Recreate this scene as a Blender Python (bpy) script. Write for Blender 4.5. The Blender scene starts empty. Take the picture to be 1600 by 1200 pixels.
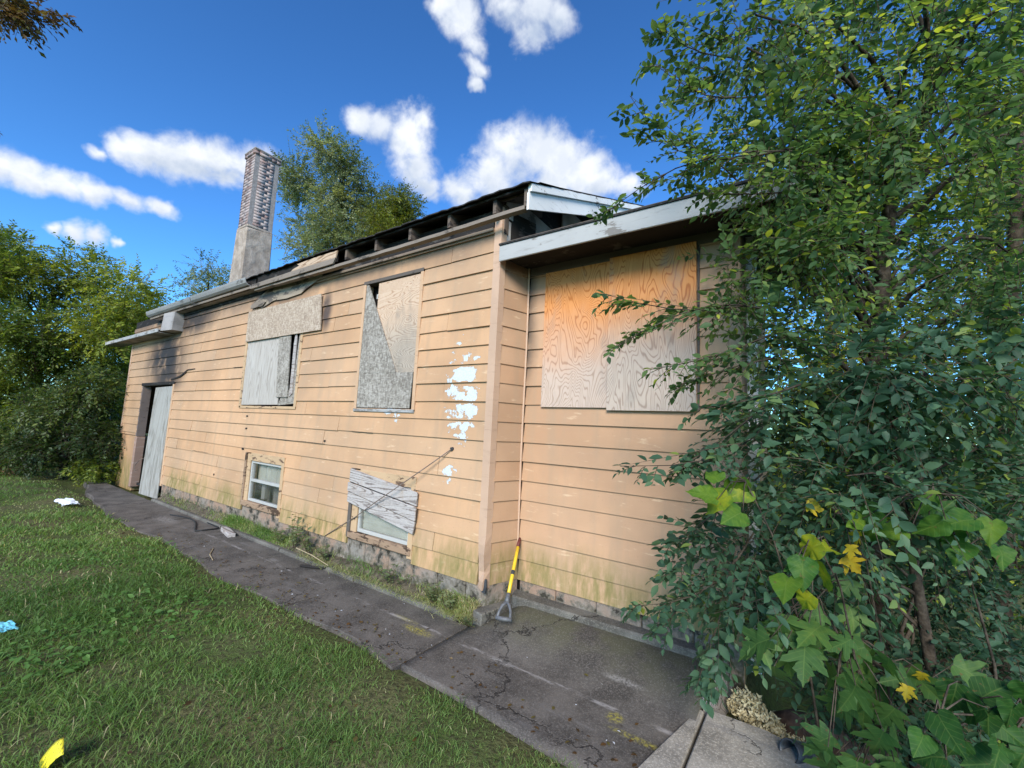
import bpy, math, random
import numpy as np
from mathutils import Matrix, Vector

# ------------------------------------------------------------------ camera, sky, sun, exposure
scene = bpy.context.scene
COL = scene.collection
rng = np.random.default_rng(11)
random.seed(5)

cam_d = bpy.data.cameras.new("camera")
cam = bpy.data.objects.new("camera", cam_d)
COL.objects.link(cam)
cam_d.sensor_width = 36.0
cam_d.lens = 14.78
cam_d.clip_start = 0.05
cam_d.clip_end = 2000
right = Vector((0.826, 0.561, 0.047)); fwd = Vector((-0.563, 0.820, 0.105))
fwd.normalize(); right = (right - fwd * right.dot(fwd)).normalized(); up = right.cross(fwd)
cam.matrix_world = Matrix(((right.x, up.x, -fwd.x, 0.0), (right.y, up.y, -fwd.y, 0.0),
                           (right.z, up.z, -fwd.z, 1.75), (0, 0, 0, 1)))
scene.camera = cam

SUN_DIR = Vector((0.33, -0.77, 0.50)).normalized()      # towards a soft front light, added to lift the shaded walls
sun_d = bpy.data.lights.new("sun", 'SUN')
sun_d.energy = 3.2
sun_d.angle = math.radians(24.0)
sun_d.color = (1.0, 0.95, 0.87)
sun = bpy.data.objects.new("sun", sun_d)
COL.objects.link(sun)
sun.rotation_euler = (-SUN_DIR).to_track_quat('-Z', 'Y').to_euler()
sun.location = (6, -10, 12)

vs = scene.view_settings
vs.view_transform = 'Standard'
vs.look = 'None'
vs.exposure = 0.75
vs.gamma = 1.0
vs.use_curve_mapping = False

# ------------------------------------------------------------------ node helper
class G:
    def __init__(s, nt):
        s.nt = nt
    def node(s, typ, **kw):
        n = s.nt.nodes.new(typ)
        for k, v in kw.items():
            setattr(n, k, v)
        return n
    def put(s, sock, v):
        if isinstance(v, bpy.types.NodeSocket):
            s.nt.links.new(v, sock)
        elif isinstance(v, (tuple, list)):
            if sock.type == 'RGBA':
                sock.default_value = (*v[:3], 1.0)
            else:
                sock.default_value = v
        else:
            sock.default_value = v
    def m(s, op, a, b=0.5, c=0.5, clamp=False):
        n = s.node('ShaderNodeMath', operation=op, use_clamp=clamp)
        s.put(n.inputs[0], a); s.put(n.inputs[1], b); s.put(n.inputs[2], c)
        return n.outputs[0]
    def v(s, op, a, b=(0, 0, 0), out=0):
        n = s.node('ShaderNodeVectorMath', operation=op)
        s.put(n.inputs[0], a); s.put(n.inputs[1], b)
        return n.outputs['Value'] if op in ('LENGTH', 'DISTANCE', 'DOT_PRODUCT') else n.outputs[0]
    def noise(s, vec, scale=5, detail=4, rough=0.55, dist=0.0, out='Fac'):
        n = s.node('ShaderNodeTexNoise')
        s.put(n.inputs['Vector'], vec); s.put(n.inputs['Scale'], scale)
        s.put(n.inputs['Detail'], detail); s.put(n.inputs['Roughness'], rough); s.put(n.inputs['Distortion'], dist)
        return n.outputs[out]
    def vor(s, vec, scale=5, out='Distance', feature='F1'):
        n = s.node('ShaderNodeTexVoronoi', feature=feature)
        s.put(n.inputs['Vector'], vec); s.put(n.inputs['Scale'], scale)
        return n.outputs[out]
    def mix(s, f, a, b, mode='MIX'):
        n = s.node('ShaderNodeMix', data_type='RGBA', blend_type=mode)
        s.put(n.inputs[0], f); s.put(n.inputs[6], a); s.put(n.inputs[7], b)
        return n.outputs[2]
    def ramp(s, f, stops):
        n = s.node('ShaderNodeValToRGB')
        s.put(n.inputs[0], f)
        e = n.color_ramp.elements
        while len(e) < len(stops):
            e.new(0.5)
        for q, (p, c) in zip(e, stops):
            q.position = p
            q.color = (*c, 1.0)
        return n.outputs[0]
    def mr(s, x, a, b, c=0.0, d=1.0, smooth=True):
        n = s.node('ShaderNodeMapRange', interpolation_type='SMOOTHSTEP' if smooth else 'LINEAR')
        s.put(n.inputs[0], x)
        for i, q in enumerate((a, b, c, d)):
            s.put(n.inputs[i + 1], q)
        return n.outputs[0]
    def obj(s):
        return s.node('ShaderNodeTexCoord').outputs['Object']
    def sep(s, vec):
        n = s.node('ShaderNodeSeparateXYZ'); s.put(n.inputs[0], vec)
        return n.outputs
    def scl(s, vec, sc, loc=(0, 0, 0)):
        n = s.node('ShaderNodeMapping'); s.put(n.inputs[0], vec)
        n.inputs['Scale'].default_value = sc; n.inputs['Location'].default_value = loc
        return n.outputs[0]
    def attr(s, name):
        n = s.node('ShaderNodeAttribute', attribute_name=name)
        return n.outputs['Fac']
    def bump(s, h, strength=0.3, dist=0.01):
        n = s.node('ShaderNodeBump')
        n.inputs['Strength'].default_value = strength; n.inputs['Distance'].default_value = dist
        s.put(n.inputs['Height'], h)
        return n.outputs[0]
    def out(s, col, rough=0.7, spec=0.3, normal=None, metal=0.0, **kw):
        b = s.node('ShaderNodeBsdfPrincipled')
        s.put(b.inputs['Base Color'], col); s.put(b.inputs['Roughness'], rough)
        s.put(b.inputs['Specular IOR Level'], spec); s.put(b.inputs['Metallic'], metal)
        for k, v in kw.items():
            s.put(b.inputs[k], v)
        if normal is not None:
            s.put(b.inputs['Normal'], normal)
        o = s.node('ShaderNodeOutputMaterial')
        s.nt.links.new(b.outputs[0], o.inputs[0])
        return b, o

def new_mat(name):
    m = bpy.data.materials.new(name)
    m.use_nodes = True
    m.node_tree.nodes.clear()
    return m, G(m.node_tree)

# ------------------------------------------------------------------ sky with clouds
world = bpy.data.worlds.new("World")
scene.world = world
world.use_nodes = True
world.node_tree.nodes.clear()
g = G(world.node_tree)
sky = g.node('ShaderNodeTexSky', sky_type='NISHITA')
sky.sun_disc = False
sky.sun_elevation = math.asin(SUN_DIR.z)
sky.sun_rotation = math.atan2(SUN_DIR.x, SUN_DIR.y)
sky.air_density = 1.0
sky.dust_density = 0.3
sky.ozone_density = 2.5
gm = g.node('ShaderNodeGamma'); g.put(gm.inputs[0], sky.outputs[0]); gm.inputs[1].default_value = 1.28
blue = g.mix(1.0, gm.outputs[0], (0.43, 0.80, 1.06), 'MULTIPLY')
d0 = g.v('NORMALIZE', g.node('ShaderNodeTexCoord').outputs['Generated'])
warp = g.v('SCALE', g.v('SUBTRACT', g.noise(d0, 5.0, 5, 0.6, out='Color'), (0.5, 0.5, 0.5)))
warp.node.inputs['Scale'].default_value = 0.11
dw = g.v('ADD', d0, warp)
CLOUDS = [(-0.941, 0.053, 0.335, 0.029), (-0.937, 0.083, 0.340, 0.031), (-0.932, 0.116, 0.342, 0.031), (-0.927, 0.152, 0.342, 0.032), (-0.920, 0.190, 0.343, 0.029), (-0.911, 0.222, 0.347, 0.021), (-0.904, 0.140, 0.404, 0.017), (-0.893, 0.167, 0.419, 0.028), (-0.883, 0.197, 0.426, 0.039), (-0.872, 0.232, 0.432, 0.049), (-0.855, 0.263, 0.447, 0.054), (-0.843, 0.299, 0.448, 0.050), (-0.826, 0.327, 0.459, 0.045), (-0.859, 0.287, 0.425, 0.036), (-0.954, 0.106, 0.280, 0.016), (-0.951, 0.130, 0.281, 0.022), (-0.947, 0.155, 0.280, 0.022), (-0.944, 0.180, 0.277, 0.013), (-0.688, 0.439, 0.578, 0.036), (-0.662, 0.470, 0.584, 0.051), (-0.629, 0.505, 0.592, 0.056), (-0.606, 0.516, 0.606, 0.027), (-0.637, 0.523, 0.566, 0.057), (-0.638, 0.553, 0.535, 0.055), (-0.634, 0.583, 0.508, 0.038), (-0.495, 0.467, 0.733, 0.036), (-0.480, 0.500, 0.721, 0.048), (-0.477, 0.528, 0.702, 0.038), (-0.490, 0.546, 0.679, 0.031), (-0.505, 0.560, 0.657, 0.020), (-0.408, 0.529, 0.744, 0.045), (-0.370, 0.559, 0.742, 0.056), (-0.333, 0.591, 0.734, 0.038), (-0.384, 0.577, 0.721, 0.039), (-0.587, 0.630, 0.509, 0.047), (-0.539, 0.651, 0.534, 0.065), (-0.484, 0.665, 0.569, 0.075), (-0.434, 0.690, 0.579, 0.079), (-0.396, 0.725, 0.563, 0.076), (-0.364, 0.759, 0.540, 0.063), (-0.428, 0.732, 0.529, 0.076), (-0.329, 0.791, 0.516, 0.052), (-0.283, 0.817, 0.502, 0.036)]
for i in range(26):      # the same fair-weather clouds all the way round
    a = math.radians(random.uniform(-62, 150)); e = math.radians(random.uniform(12, 62))
    c = Vector((math.cos(e) * math.cos(a), math.cos(e) * math.sin(a), math.sin(e)))
    if c.dot(fwd) < 0.45:
        CLOUDS.append((c.x, c.y, c.z, random.uniform(.09, .16)))
        CLOUDS.append((c.x + random.uniform(-.1, .1), c.y + random.uniform(-.1, .1), c.z - .03, random.uniform(.07, .12)))
mask = None; base_sh = None
dz_ = g.sep(dw)[2]
for x, y, z, r in CLOUDS:
    dd = g.v('LENGTH', g.v('MULTIPLY', g.v('SUBTRACT', dw, (x, y, z)), (1, 1, 1.35)))
    f = g.m('SUBTRACT', 1.0, g.m('DIVIDE', dd, r * 1.12))
    mask = f if mask is None else g.m('SMOOTH_MAX', mask, f, 0.18)
    low = g.m('MULTIPLY', g.m('MAXIMUM', f, 0.0), g.m('DIVIDE', g.m('SUBTRACT', z, dz_), r))
    base_sh = low if base_sh is None else g.m('ADD', base_sh, low)
det = g.noise(d0, 16.0, 7, 0.62, 0.3)
wisp = g.noise(d0, 7.0, 6, 0.65, 0.2)
dens = g.m('ADD', g.m('MULTIPLY', mask, 1.15), g.m('MULTIPLY', g.m('SUBTRACT', det, 0.5), 1.35))
dens = g.m('ADD', dens, g.m('MULTIPLY', g.m('SUBTRACT', wisp, 0.5), 0.9))
cov = g.mr(dens, -0.05, 0.85)
under = g.mr(g.noise(g.v('ADD', d0, (0, 0, 0.05)), 11.0, 6, 0.6), 0.36, 0.62)
shade = g.m('ADD', g.m('MULTIPLY', under, .45), g.mr(base_sh, -.05, .5, 0, .75), clamp=True)
ccol = g.mix(shade, (6.3, 6.5, 6.8), (3.3, 3.9, 4.9))
skyc = g.mix(cov, blue, ccol)
bg = g.node('ShaderNodeBackground')
g.put(bg.inputs['Color'], skyc)
bg.inputs['Strength'].default_value = 0.10
wo = g.node('ShaderNodeOutputWorld')
world.node_tree.links.new(bg.outputs[0], wo.inputs[0])

# ------------------------------------------------------------------ mesh helpers
def link(o, parent=None):
    COL.objects.link(o)
    if parent is not None:
        o.parent = parent
        pm = Matrix.Identity(4); q = parent
        pm = parent_world(parent)
        o.matrix_parent_inverse = pm.inverted()
    return o

def parent_world(o):
    m = Matrix.LocRotScale(o.location, o.rotation_euler, o.scale)
    if o.parent is not None:
        m = parent_world(o.parent) @ o.matrix_parent_inverse @ m
    return m

def tag(o, label=None, cat=None, group=None, kind=None):
    if label: o["label"] = label
    if cat: o["category"] = cat
    if group: o["group"] = group
    if kind: o["kind"] = kind
    return o

def empty(name, loc, label=None, cat=None, group=None):
    o = bpy.data.objects.new(name, None)
    o.location = loc
    o.empty_display_size = 0.2
    COL.objects.link(o)
    return tag(o, label, cat, group)

class MB:
    """collects polygons, becomes one mesh object"""
    def __init__(s):
        s.v = []; s.f = []
    def add(s, vs, fs):
        b = len(s.v)
        s.v += [tuple(map(float, p)) for p in vs]
        s.f += [tuple(i + b for i in f) for f in fs]
        return s
    def hexa(s, p):      # 8 corners: bottom 4 ccw, top 4 ccw
        return s.add(p, [(3, 2, 1, 0), (4, 5, 6, 7), (0, 1, 5, 4), (1, 2, 6, 5), (2, 3, 7, 6), (3, 0, 4, 7)])
    def box(s, x0, x1, y0, y1, z0, z1):
        return s.hexa([(x0, y0, z0), (x1, y0, z0), (x1, y1, z0), (x0, y1, z0),
                       (x0, y0, z1), (x1, y0, z1), (x1, y1, z1), (x0, y1, z1)])
    def prism_xz(s, pts, y0, y1):      # polygon in x,z (ccw seen from -Y), extruded y0 (front) .. y1
        n = len(pts)
        vs = [(x, y0, z) for x, z in pts] + [(x, y1, z) for x, z in pts]
        fs = [tuple(range(n)), tuple(range(2 * n - 1, n - 1, -1))]
        fs += [(i, i + n, (i + 1) % n + n, (i + 1) % n) for i in range(n)]
        return s.add(vs, fs)
    def prism_yz(s, pts, x0, x1):      # polygon in y,z extruded along x
        n = len(pts)
        vs = [(x0, y, z) for y, z in pts] + [(x1, y, z) for y, z in pts]
        fs = [tuple(range(n - 1, -1, -1)), tuple(range(n, 2 * n))]
        fs += [((i + 1) % n, (i + 1) % n + n, i + n, i) for i in range(n)]
        return s.add(vs, fs)
    def prism_xy(s, pts, z0, z1):
        n = len(pts)
        vs = [(x, y, z0) for x, y in pts] + [(x, y, z1) for x, y in pts]
        fs = [tuple(range(n - 1, -1, -1)), tuple(range(n, 2 * n))]
        fs += [(i, (i + 1) % n, (i + 1) % n + n, i + n) for i in range(n)]
        return s.add(vs, fs)
    def tube(s, pts, rad, n=8, caps=True):
        pts = [Vector(p) for p in pts]
        if not isinstance(rad, (list, tuple)): rad = [rad] * len(pts)
        vs = []; u = None
        for i, p in enumerate(pts):
            t = (pts[min(i + 1, len(pts) - 1)] - pts[max(i - 1, 0)]).normalized()
            if u is None:
                u = t.cross(Vector((0, 0, 1)))
                if u.length < 1e-3: u = t.cross(Vector((1, 0, 0)))
            u = (u - t * u.dot(t)).normalized(); w = t.cross(u)
            for k in range(n):
                a = 2 * math.pi * k / n
                vs.append(p + (u * math.cos(a) + w * math.sin(a)) * rad[i])
        fs = []
        for i in range(len(pts) - 1):
            for k in range(n):
                a = i * n + k; b = i * n + (k + 1) % n
                fs.append((a, b, b + n, a + n))
        if caps:
            fs.append(tuple(range(n - 1, -1, -1))); fs.append(tuple(range((len(pts) - 1) * n, len(pts) * n)))
        return s.add(vs, fs)
    def build(s, name, mat, parent=None, bevel=0.0, smooth=False):
        me = bpy.data.meshes.new(name)
        me.from_pydata(s.v, [], s.f)
        me.materials.append(mat)
        if smooth:
            me.polygons.foreach_set('use_smooth', [True] * len(me.polygons))
        me.update()
        o = bpy.data.objects.new(name, me)
        link(o, parent)
        if bevel:
            b = o.modifiers.new('bevel', 'BEVEL'); b.width = bevel; b.segments = 1; b.limit_method = 'ANGLE'
        return o

def big_mesh(name, V, T, mat, parent=None, tint=None, smooth=False):
    me = bpy.data.meshes.new(name)
    V = np.asarray(V, np.float32); T = np.asarray(T, np.int32)
    me.vertices.add(len(V)); me.vertices.foreach_set('co', V.ravel())
    me.loops.add(T.size); me.loops.foreach_set('vertex_index', T.ravel())
    me.polygons.add(len(T))
    me.polygons.foreach_set('loop_start', np.arange(0, T.size, 3, dtype=np.int32))
    if smooth:
        me.polygons.foreach_set('use_smooth', np.ones(len(T), dtype=bool))
    me.materials.append(mat)
    if tint is not None:
        a = me.attributes.new('tint', 'FLOAT', 'POINT')
        a.data.foreach_set('value', np.asarray(tint, np.float32))
    me.update(calc_edges=True)
    o = bpy.data.objects.new(name, me)
    return link(o, parent)

def nrm(a):
    return a / np.maximum(np.linalg.norm(a, axis=-1, keepdims=True), 1e-9)

# ------------------------------------------------------------------ materials
MT = {}

def stain_box(g, x, z, cx, cz, rx, rz):
    a = g.m('DIVIDE', g.m('SUBTRACT', x, cx), rx); b = g.m('DIVIDE', g.m('SUBTRACT', z, cz), rz)
    return g.mr(g.m('SQRT', g.m('ADD', g.m('MULTIPLY', a, a), g.m('MULTIPLY', b, b))), 1.0, 0.25)

def mk_siding(name, base, wall):
    m, g = new_mat(name)
    p = g.obj(); x, y, z = g.sep(p)
    big = g.noise(p, 0.9, 4)
    streak = g.noise(g.scl(p, (9, 9, 0.8)), 1.0, 5)
    dark = tuple(c * 0.80 for c in base); light = tuple(min(1, c * 1.10) for c in base)
    col = g.mix(g.mr(big, .3, .7), dark, light)
    col = g.mix(g.m('MULTIPLY', g.mr(streak, .46, .72), .42), col, (.34, .235, .15))
    ri = g.node('ShaderNodeObjectInfo').outputs['Random']
    col = g.mix(g.m('MULTIPLY', ri, .36), col, (.43, .31, .21))
    # sun-bleached chalk and rust freckles
    fr = g.noise(p, 55, 2)
    col = g.mix(g.m('MULTIPLY', g.mr(fr, .66, .74), .5), col, (.36, .22, .12))
    scuff = g.noise(g.scl(p, (3, 3, 14)), 1.6, 6, .65)
    col = g.mix(g.m('MULTIPLY', g.mr(scuff, .60, .72), .35), col, (.78, .58, .38))
    # grime on the bottom courses, ragged
    n1 = g.noise(g.scl(p, (2.2, 2.2, 1.0)), 1.3, 5, .6); n2 = g.noise(g.scl(p, (13, 13, 3.2)), 1.0, 6, .68)
    alg = g.m('MULTIPLY', g.mr(g.m('ADD', z, g.m('MULTIPLY', g.m('SUBTRACT', n1, .5), .5)), .78, .36), g.mr(n2, .28, .62))
    alg = g.m('MULTIPLY', alg, g.mr(g.noise(g.scl(p, (1, 1, .3)), 1.1, 3), .32, .52))
    col = g.mix(g.m('MULTIPLY', alg, .85), col, (.20, .17, .055))
    col = g.mix(g.m('MULTIPLY', g.mr(n2, .58, .76), g.m('MULTIPLY', alg, .8)), col, (.10, .085, .03))
    # soot
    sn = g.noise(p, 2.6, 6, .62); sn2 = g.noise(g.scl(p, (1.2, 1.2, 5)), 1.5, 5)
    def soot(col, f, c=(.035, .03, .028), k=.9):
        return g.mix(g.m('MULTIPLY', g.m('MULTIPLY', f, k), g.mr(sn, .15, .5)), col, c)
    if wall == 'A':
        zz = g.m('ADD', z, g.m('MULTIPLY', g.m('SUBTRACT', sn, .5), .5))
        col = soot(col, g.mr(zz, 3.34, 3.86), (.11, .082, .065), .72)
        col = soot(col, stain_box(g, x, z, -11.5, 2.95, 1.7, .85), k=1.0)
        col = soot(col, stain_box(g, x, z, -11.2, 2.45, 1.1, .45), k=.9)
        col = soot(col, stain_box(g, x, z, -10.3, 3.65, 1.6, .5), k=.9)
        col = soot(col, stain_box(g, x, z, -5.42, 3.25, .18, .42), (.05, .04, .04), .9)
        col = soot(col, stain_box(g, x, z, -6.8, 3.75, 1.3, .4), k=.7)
        # flaked paint showing the blue-white coat below
        pn = g.noise(g.scl(p, (1, 1, 1.2)), 12.0, 8, .70); pn2 = g.noise(g.scl(p, (1, 1, 1)), 4.6, 2)
        zone = g.m('MAXIMUM', stain_box(g, x, z, -2.84, 2.08, .42, .95), g.m('MULTIPLY', stain_box(g, x, z, -3.85, 1.86, .5, .16), .8))
        zone = g.m('MAXIMUM', zone, g.m('MULTIPLY', stain_box(g, x, z, -2.9, 1.25, .35, .22), .62))
        fz = g.m('FRACT', g.m('DIVIDE', g.m('SUBTRACT', z, .29), .19))
        band = g.mr(g.m('ABSOLUTE', g.m('SUBTRACT', fz, .45)), .60, .25, .45, 1.0)
        pm = g.m('ADD', pn, g.m('MULTIPLY', g.m('SUBTRACT', pn2, .5), .75))
        pm = g.m('ADD', pm, g.m('MULTIPLY', g.m('SUBTRACT', g.m('MULTIPLY', zone, band), 1.0), .46))
        edge = g.mr(pm, .385, .41); peel = g.mr(pm, .415, .425)
        col = g.mix(g.m('MULTIPLY', edge, .7), col, (.30, .19, .11))
        col = g.mix(peel, col, g.mix(g.mr(fr, .3, .7), (.46, .51, .54), (.56, .59, .60)))
        hgt = g.m('SUBTRACT', g.m('MULTIPLY', g.noise(g.scl(p, (2, 2, 30)), 3, 5), .35), g.m('MULTIPLY', peel, 1.4))
    else:
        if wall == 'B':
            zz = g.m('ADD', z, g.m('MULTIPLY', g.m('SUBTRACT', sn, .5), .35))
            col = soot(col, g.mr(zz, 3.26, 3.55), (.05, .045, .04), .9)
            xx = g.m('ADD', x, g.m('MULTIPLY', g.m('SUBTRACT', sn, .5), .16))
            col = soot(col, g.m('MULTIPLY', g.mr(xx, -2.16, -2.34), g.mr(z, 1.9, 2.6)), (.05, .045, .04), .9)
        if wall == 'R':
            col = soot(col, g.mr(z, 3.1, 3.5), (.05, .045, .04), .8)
        hgt = g.m('MULTIPLY', g.noise(g.scl(p, (2, 2, 30)), 3, 5), .35)
    g.out(col, g.mr(big, .3, .7, .62, .75), .25, g.bump(hgt, .35, .004))
    return m

PAINT = (.52, .305, .165)
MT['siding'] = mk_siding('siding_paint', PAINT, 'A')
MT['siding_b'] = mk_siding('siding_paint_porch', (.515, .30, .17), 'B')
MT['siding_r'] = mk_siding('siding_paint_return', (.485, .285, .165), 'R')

def mk_grain(name, stops, sc=(1, 1, 1), wave=9, dist=9, detail=3, zc=None, dirt=(.18, .16, .13), dirt_k=.4, contrast=(.25, .8), seed=0.0, rough=.7, blob=1.1, soft=.42):
    """plywood / plank grain: contour lines of a stretched noise field"""
    m, g = new_mat(name)
    rnd = g.node('ShaderNodeObjectInfo').outputs['Random']
    p = g.v('ADD', g.scl(g.obj(), (1, 1, 1), (seed, seed * .7, 0)), g.m('MULTIPLY', rnd, 7.0)); x, y, z = g.sep(g.obj())
    q = g.scl(p, sc)
    fld = g.noise(q, blob, detail, .4, .5)
    line = g.m('ABSOLUTE', g.m('SUBTRACT', g.m('FRACT', g.m('MULTIPLY', fld, wave)), .5))
    fine = g.noise(g.scl(p, (sc[0] * 30, sc[1] * 30, sc[2] * 6)), 2.0, 4)
    f = g.m('ADD', g.m('MULTIPLY', g.mr(line, .0, .26), soft), g.m('MULTIPLY', fine, 1.0 - soft))
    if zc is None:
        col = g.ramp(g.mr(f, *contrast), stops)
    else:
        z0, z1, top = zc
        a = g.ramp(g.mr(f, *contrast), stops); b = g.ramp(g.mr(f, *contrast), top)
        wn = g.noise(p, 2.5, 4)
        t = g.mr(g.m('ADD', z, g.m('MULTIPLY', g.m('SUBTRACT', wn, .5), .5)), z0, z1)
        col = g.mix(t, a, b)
    dn = g.noise(g.scl(p, (3, 3, 1.2)), 1.6, 5, .6)
    col = g.mix(g.m('MULTIPLY', g.mr(dn, .52, .75), dirt_k), col, dirt)
    g.out(col, rough, .2, g.bump(f, .35, .003))
    return m

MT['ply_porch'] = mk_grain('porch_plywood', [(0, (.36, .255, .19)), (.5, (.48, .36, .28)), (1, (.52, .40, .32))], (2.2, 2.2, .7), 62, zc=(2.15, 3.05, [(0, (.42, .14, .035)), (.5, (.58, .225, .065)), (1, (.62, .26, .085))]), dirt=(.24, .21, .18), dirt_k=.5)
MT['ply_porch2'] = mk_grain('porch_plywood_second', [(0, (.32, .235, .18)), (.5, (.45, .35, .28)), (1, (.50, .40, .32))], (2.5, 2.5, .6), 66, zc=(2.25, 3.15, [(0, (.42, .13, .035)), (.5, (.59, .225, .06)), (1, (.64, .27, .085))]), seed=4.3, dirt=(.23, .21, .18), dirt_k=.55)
MT['ply_window'] = mk_grain('window_plywood', [(0, (.24, .19, .145)), (.5, (.34, .275, .21)), (1, (.40, .33, .26))], (.8, .8, 2.2), 56, zc=(2.5, 3.2, [(0, (.38, .235, .15)), (.5, (.52, .36, .24)), (1, (.56, .41, .29))]), seed=9.1, dirt=(.16, .15, .13), dirt_k=.6)
MT['ply_pale'] = mk_grain('pale_weathered_plywood', [(0, (.27, .235, .20)), (.5, (.38, .34, .295)), (1, (.45, .405, .355))], (7, 7, .6), 14, seed=2.2, dirt=(.50, .47, .43), dirt_k=.4, soft=.3)
MT['plank'] = mk_grain('weathered_plank', [(0, (.16, .13, .115)), (.5, (.33, .29, .265)), (1, (.44, .40, .37))], (.5, 3, 6), 20, detail=2, seed=6.0, dirt=(.30, .18, .09), dirt_k=.5, soft=.35)
MT['bare_wood'] = mk_grain('bare_fascia_wood', [(0, (.24, .15, .09)), (.5, (.42, .29, .19)), (1, (.50, .37, .26))], (.5, 3, 6), 20, seed=3.0, dirt=(.05, .04, .035), dirt_k=.6)
MT['door_sheet'] = mk_grain('grey_door_sheet', [(0, (.19, .175, .15)), (.5, (.29, .275, .245)), (1, (.36, .345, .31))], (4, 4, .5), 9, seed=1.4, dirt=(.17, .15, .12), dirt_k=.6, blob=.9, soft=.25)

def mk_osb(name, stops, seed=0):
    m, g = new_mat(name)
    p = g.scl(g.obj(), (1, 1, 1), (seed, 0, seed))
    p2 = g.v('ADD', p, g.v('SCALE', g.noise(p, 4, 3, out='Color')))
    c = g.vor(g.scl(p, (70, 70, 17)), 1.0, 'Color'); c2 = g.vor(g.scl(p, (30, 30, 60)), 1.0, 'Color')
    v = g.m('ADD', g.m('MULTIPLY', g.sep(c)[0], .5), g.m('MULTIPLY', g.sep(c2)[1], .5))
    v = g.m('ADD', g.m('MULTIPLY', v, .72), g.m('MULTIPLY', g.noise(p, 3, 5), .35))
    col = g.ramp(g.mr(v, .15, .95), stops)
    g.out(col, .75, .2, g.bump(v, .4, .003))
    return m
MT['osb_grey'] = mk_osb('grey_strand_board', [(0, (.16, .135, .11)), (.5, (.27, .24, .20)), (1, (.40, .36, .31))])
MT['osb_tan'] = mk_osb('tan_strand_board', [(0, (.27, .20, .145)), (.5, (.40, .31, .23)), (1, (.50, .41, .32))], 3.1)

def mk_paint(name, base, under, amt=.58, rough=.55, scale=6, char=0.0):
    m, g = new_mat(name)
    p = g.obj()
    n1 = g.noise(g.scl(p, (.7, .7, 2)), scale, 7, .68); n2 = g.noise(p, 1.7, 4)
    s = g.m('ADD', n1, g.m('MULTIPLY', g.m('SUBTRACT', n2, .5), .5))
    col = g.mix(g.mr(n2, .3, .7), base, tuple(c * .86 for c in base))
    col = g.mix(g.mr(s, amt, amt + .05), col, under)
    cr = g.noise(g.scl(p, (1.2, 1.2, 9)), 3.5, 6, .7)
    col = g.mix(g.m('MULTIPLY', g.mr(cr, .55, .70), .5), col, under)
    if char:
        col = g.mix(g.m('MULTIPLY', g.mr(n2, .40, .62), char), col, (.05, .045, .04))
    g.out(col, rough, .15, g.bump(s, .3, .003))
    return m
MT['white_paint'] = mk_paint('peeling_white_paint', (.40, .39, .37), (.20, .18, .16), .54)
MT['rake_paint'] = mk_paint('bright_white_paint', (.90, .88, .84), (.22, .19, .17), .60)
MT['gutter'] = mk_paint('grey_gutter_metal', (.30, .29, .275), (.11, .10, .09), .58, .5, 3)
MT['grey_board'] = mk_paint('smoky_grey_board', (.37, .34, .32), (.13, .12, .115), .60, .75, 2, .45)
MT['attic'] = mk_paint('smoked_attic_sheathing', (.60, .55, .51), (.22, .20, .185), .62, .8, 2, .30)
MT['trim_paint'] = mk_paint('trim_paint', (.56, .36, .22), (.30, .19, .12), .66, .6, 7)
MT['corner_paint'] = mk_paint('corner_trim_paint', (.55, .365, .25), (.34, .22, .15), .70, .5, 5)
MT['frame_old'] = mk_paint('old_window_casing', (.50, .34, .20), (.12, .075, .05), .56, .75, 8)
MT['sill_rot'] = mk_paint('rotten_sill', (.30, .20, .13), (.07, .045, .03), .48, .85, 9)
MT['vinyl'] = mk_paint('window_vinyl', (.42, .41, .38), (.50, .48, .44), .66, .4, 4)
MT['char'] = mk_paint('charred_wood', (.028, .025, .023), (.075, .068, .062), .58, .85, 7)
MT['rafter'] = mk_paint('smoked_rafter', (.15, .115, .09), (.05, .04, .035), .55, .85, 6)
MT['jamb'] = mk_paint('smoked_jamb', (.20, .155, .135), (.07, .055, .05), .56, .8, 5)
MT['jamb_low'] = mk_paint('stained_jamb_block', (.33, .215, .165), (.47, .40, .36), .68, .8, 5)
MT['strip'] = mk_paint('grey_eave_strip', (.24, .195, .155), (.09, .075, .06), .56, .7, 5)
MT['frieze'] = mk_paint('smoked_frieze', (.12, .10, .085), (.05, .045, .04), .58, .7, 4)
MT['membrane'] = mk_paint('torn_grey_membrane', (.33, .27, .205), (.12, .10, .085), .52, .75, 4)

def mk_found(name):
    m, g = new_mat(name)
    p = g.obj(); x, y, z = g.sep(p)
    n = g.noise(p, 9, 7, .65); n2 = g.noise(p, 2.0, 4); n3 = g.noise(p, 26, 4)
    col = g.mix(g.mr(n2, .35, .65), (.30, .20, .145), (.23, .205, .175))
    col = g.mix(g.mr(n, .46, .56), col, (.15, .13, .105))
    col = g.mix(g.m('MULTIPLY', g.mr(n, .57, .62), .9), col, (.035, .03, .025))
    moss = g.m('MULTIPLY', g.mr(z, .26, .08), g.mr(n3, .38, .6))
    col = g.mix(g.m('MULTIPLY', moss, .85), col, (.05, .055, .022))
    g.out(col, .9, .1, g.bump(n, .9, .02))
    return m
MT['foundation'] = mk_found('flaking_foundation')

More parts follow.
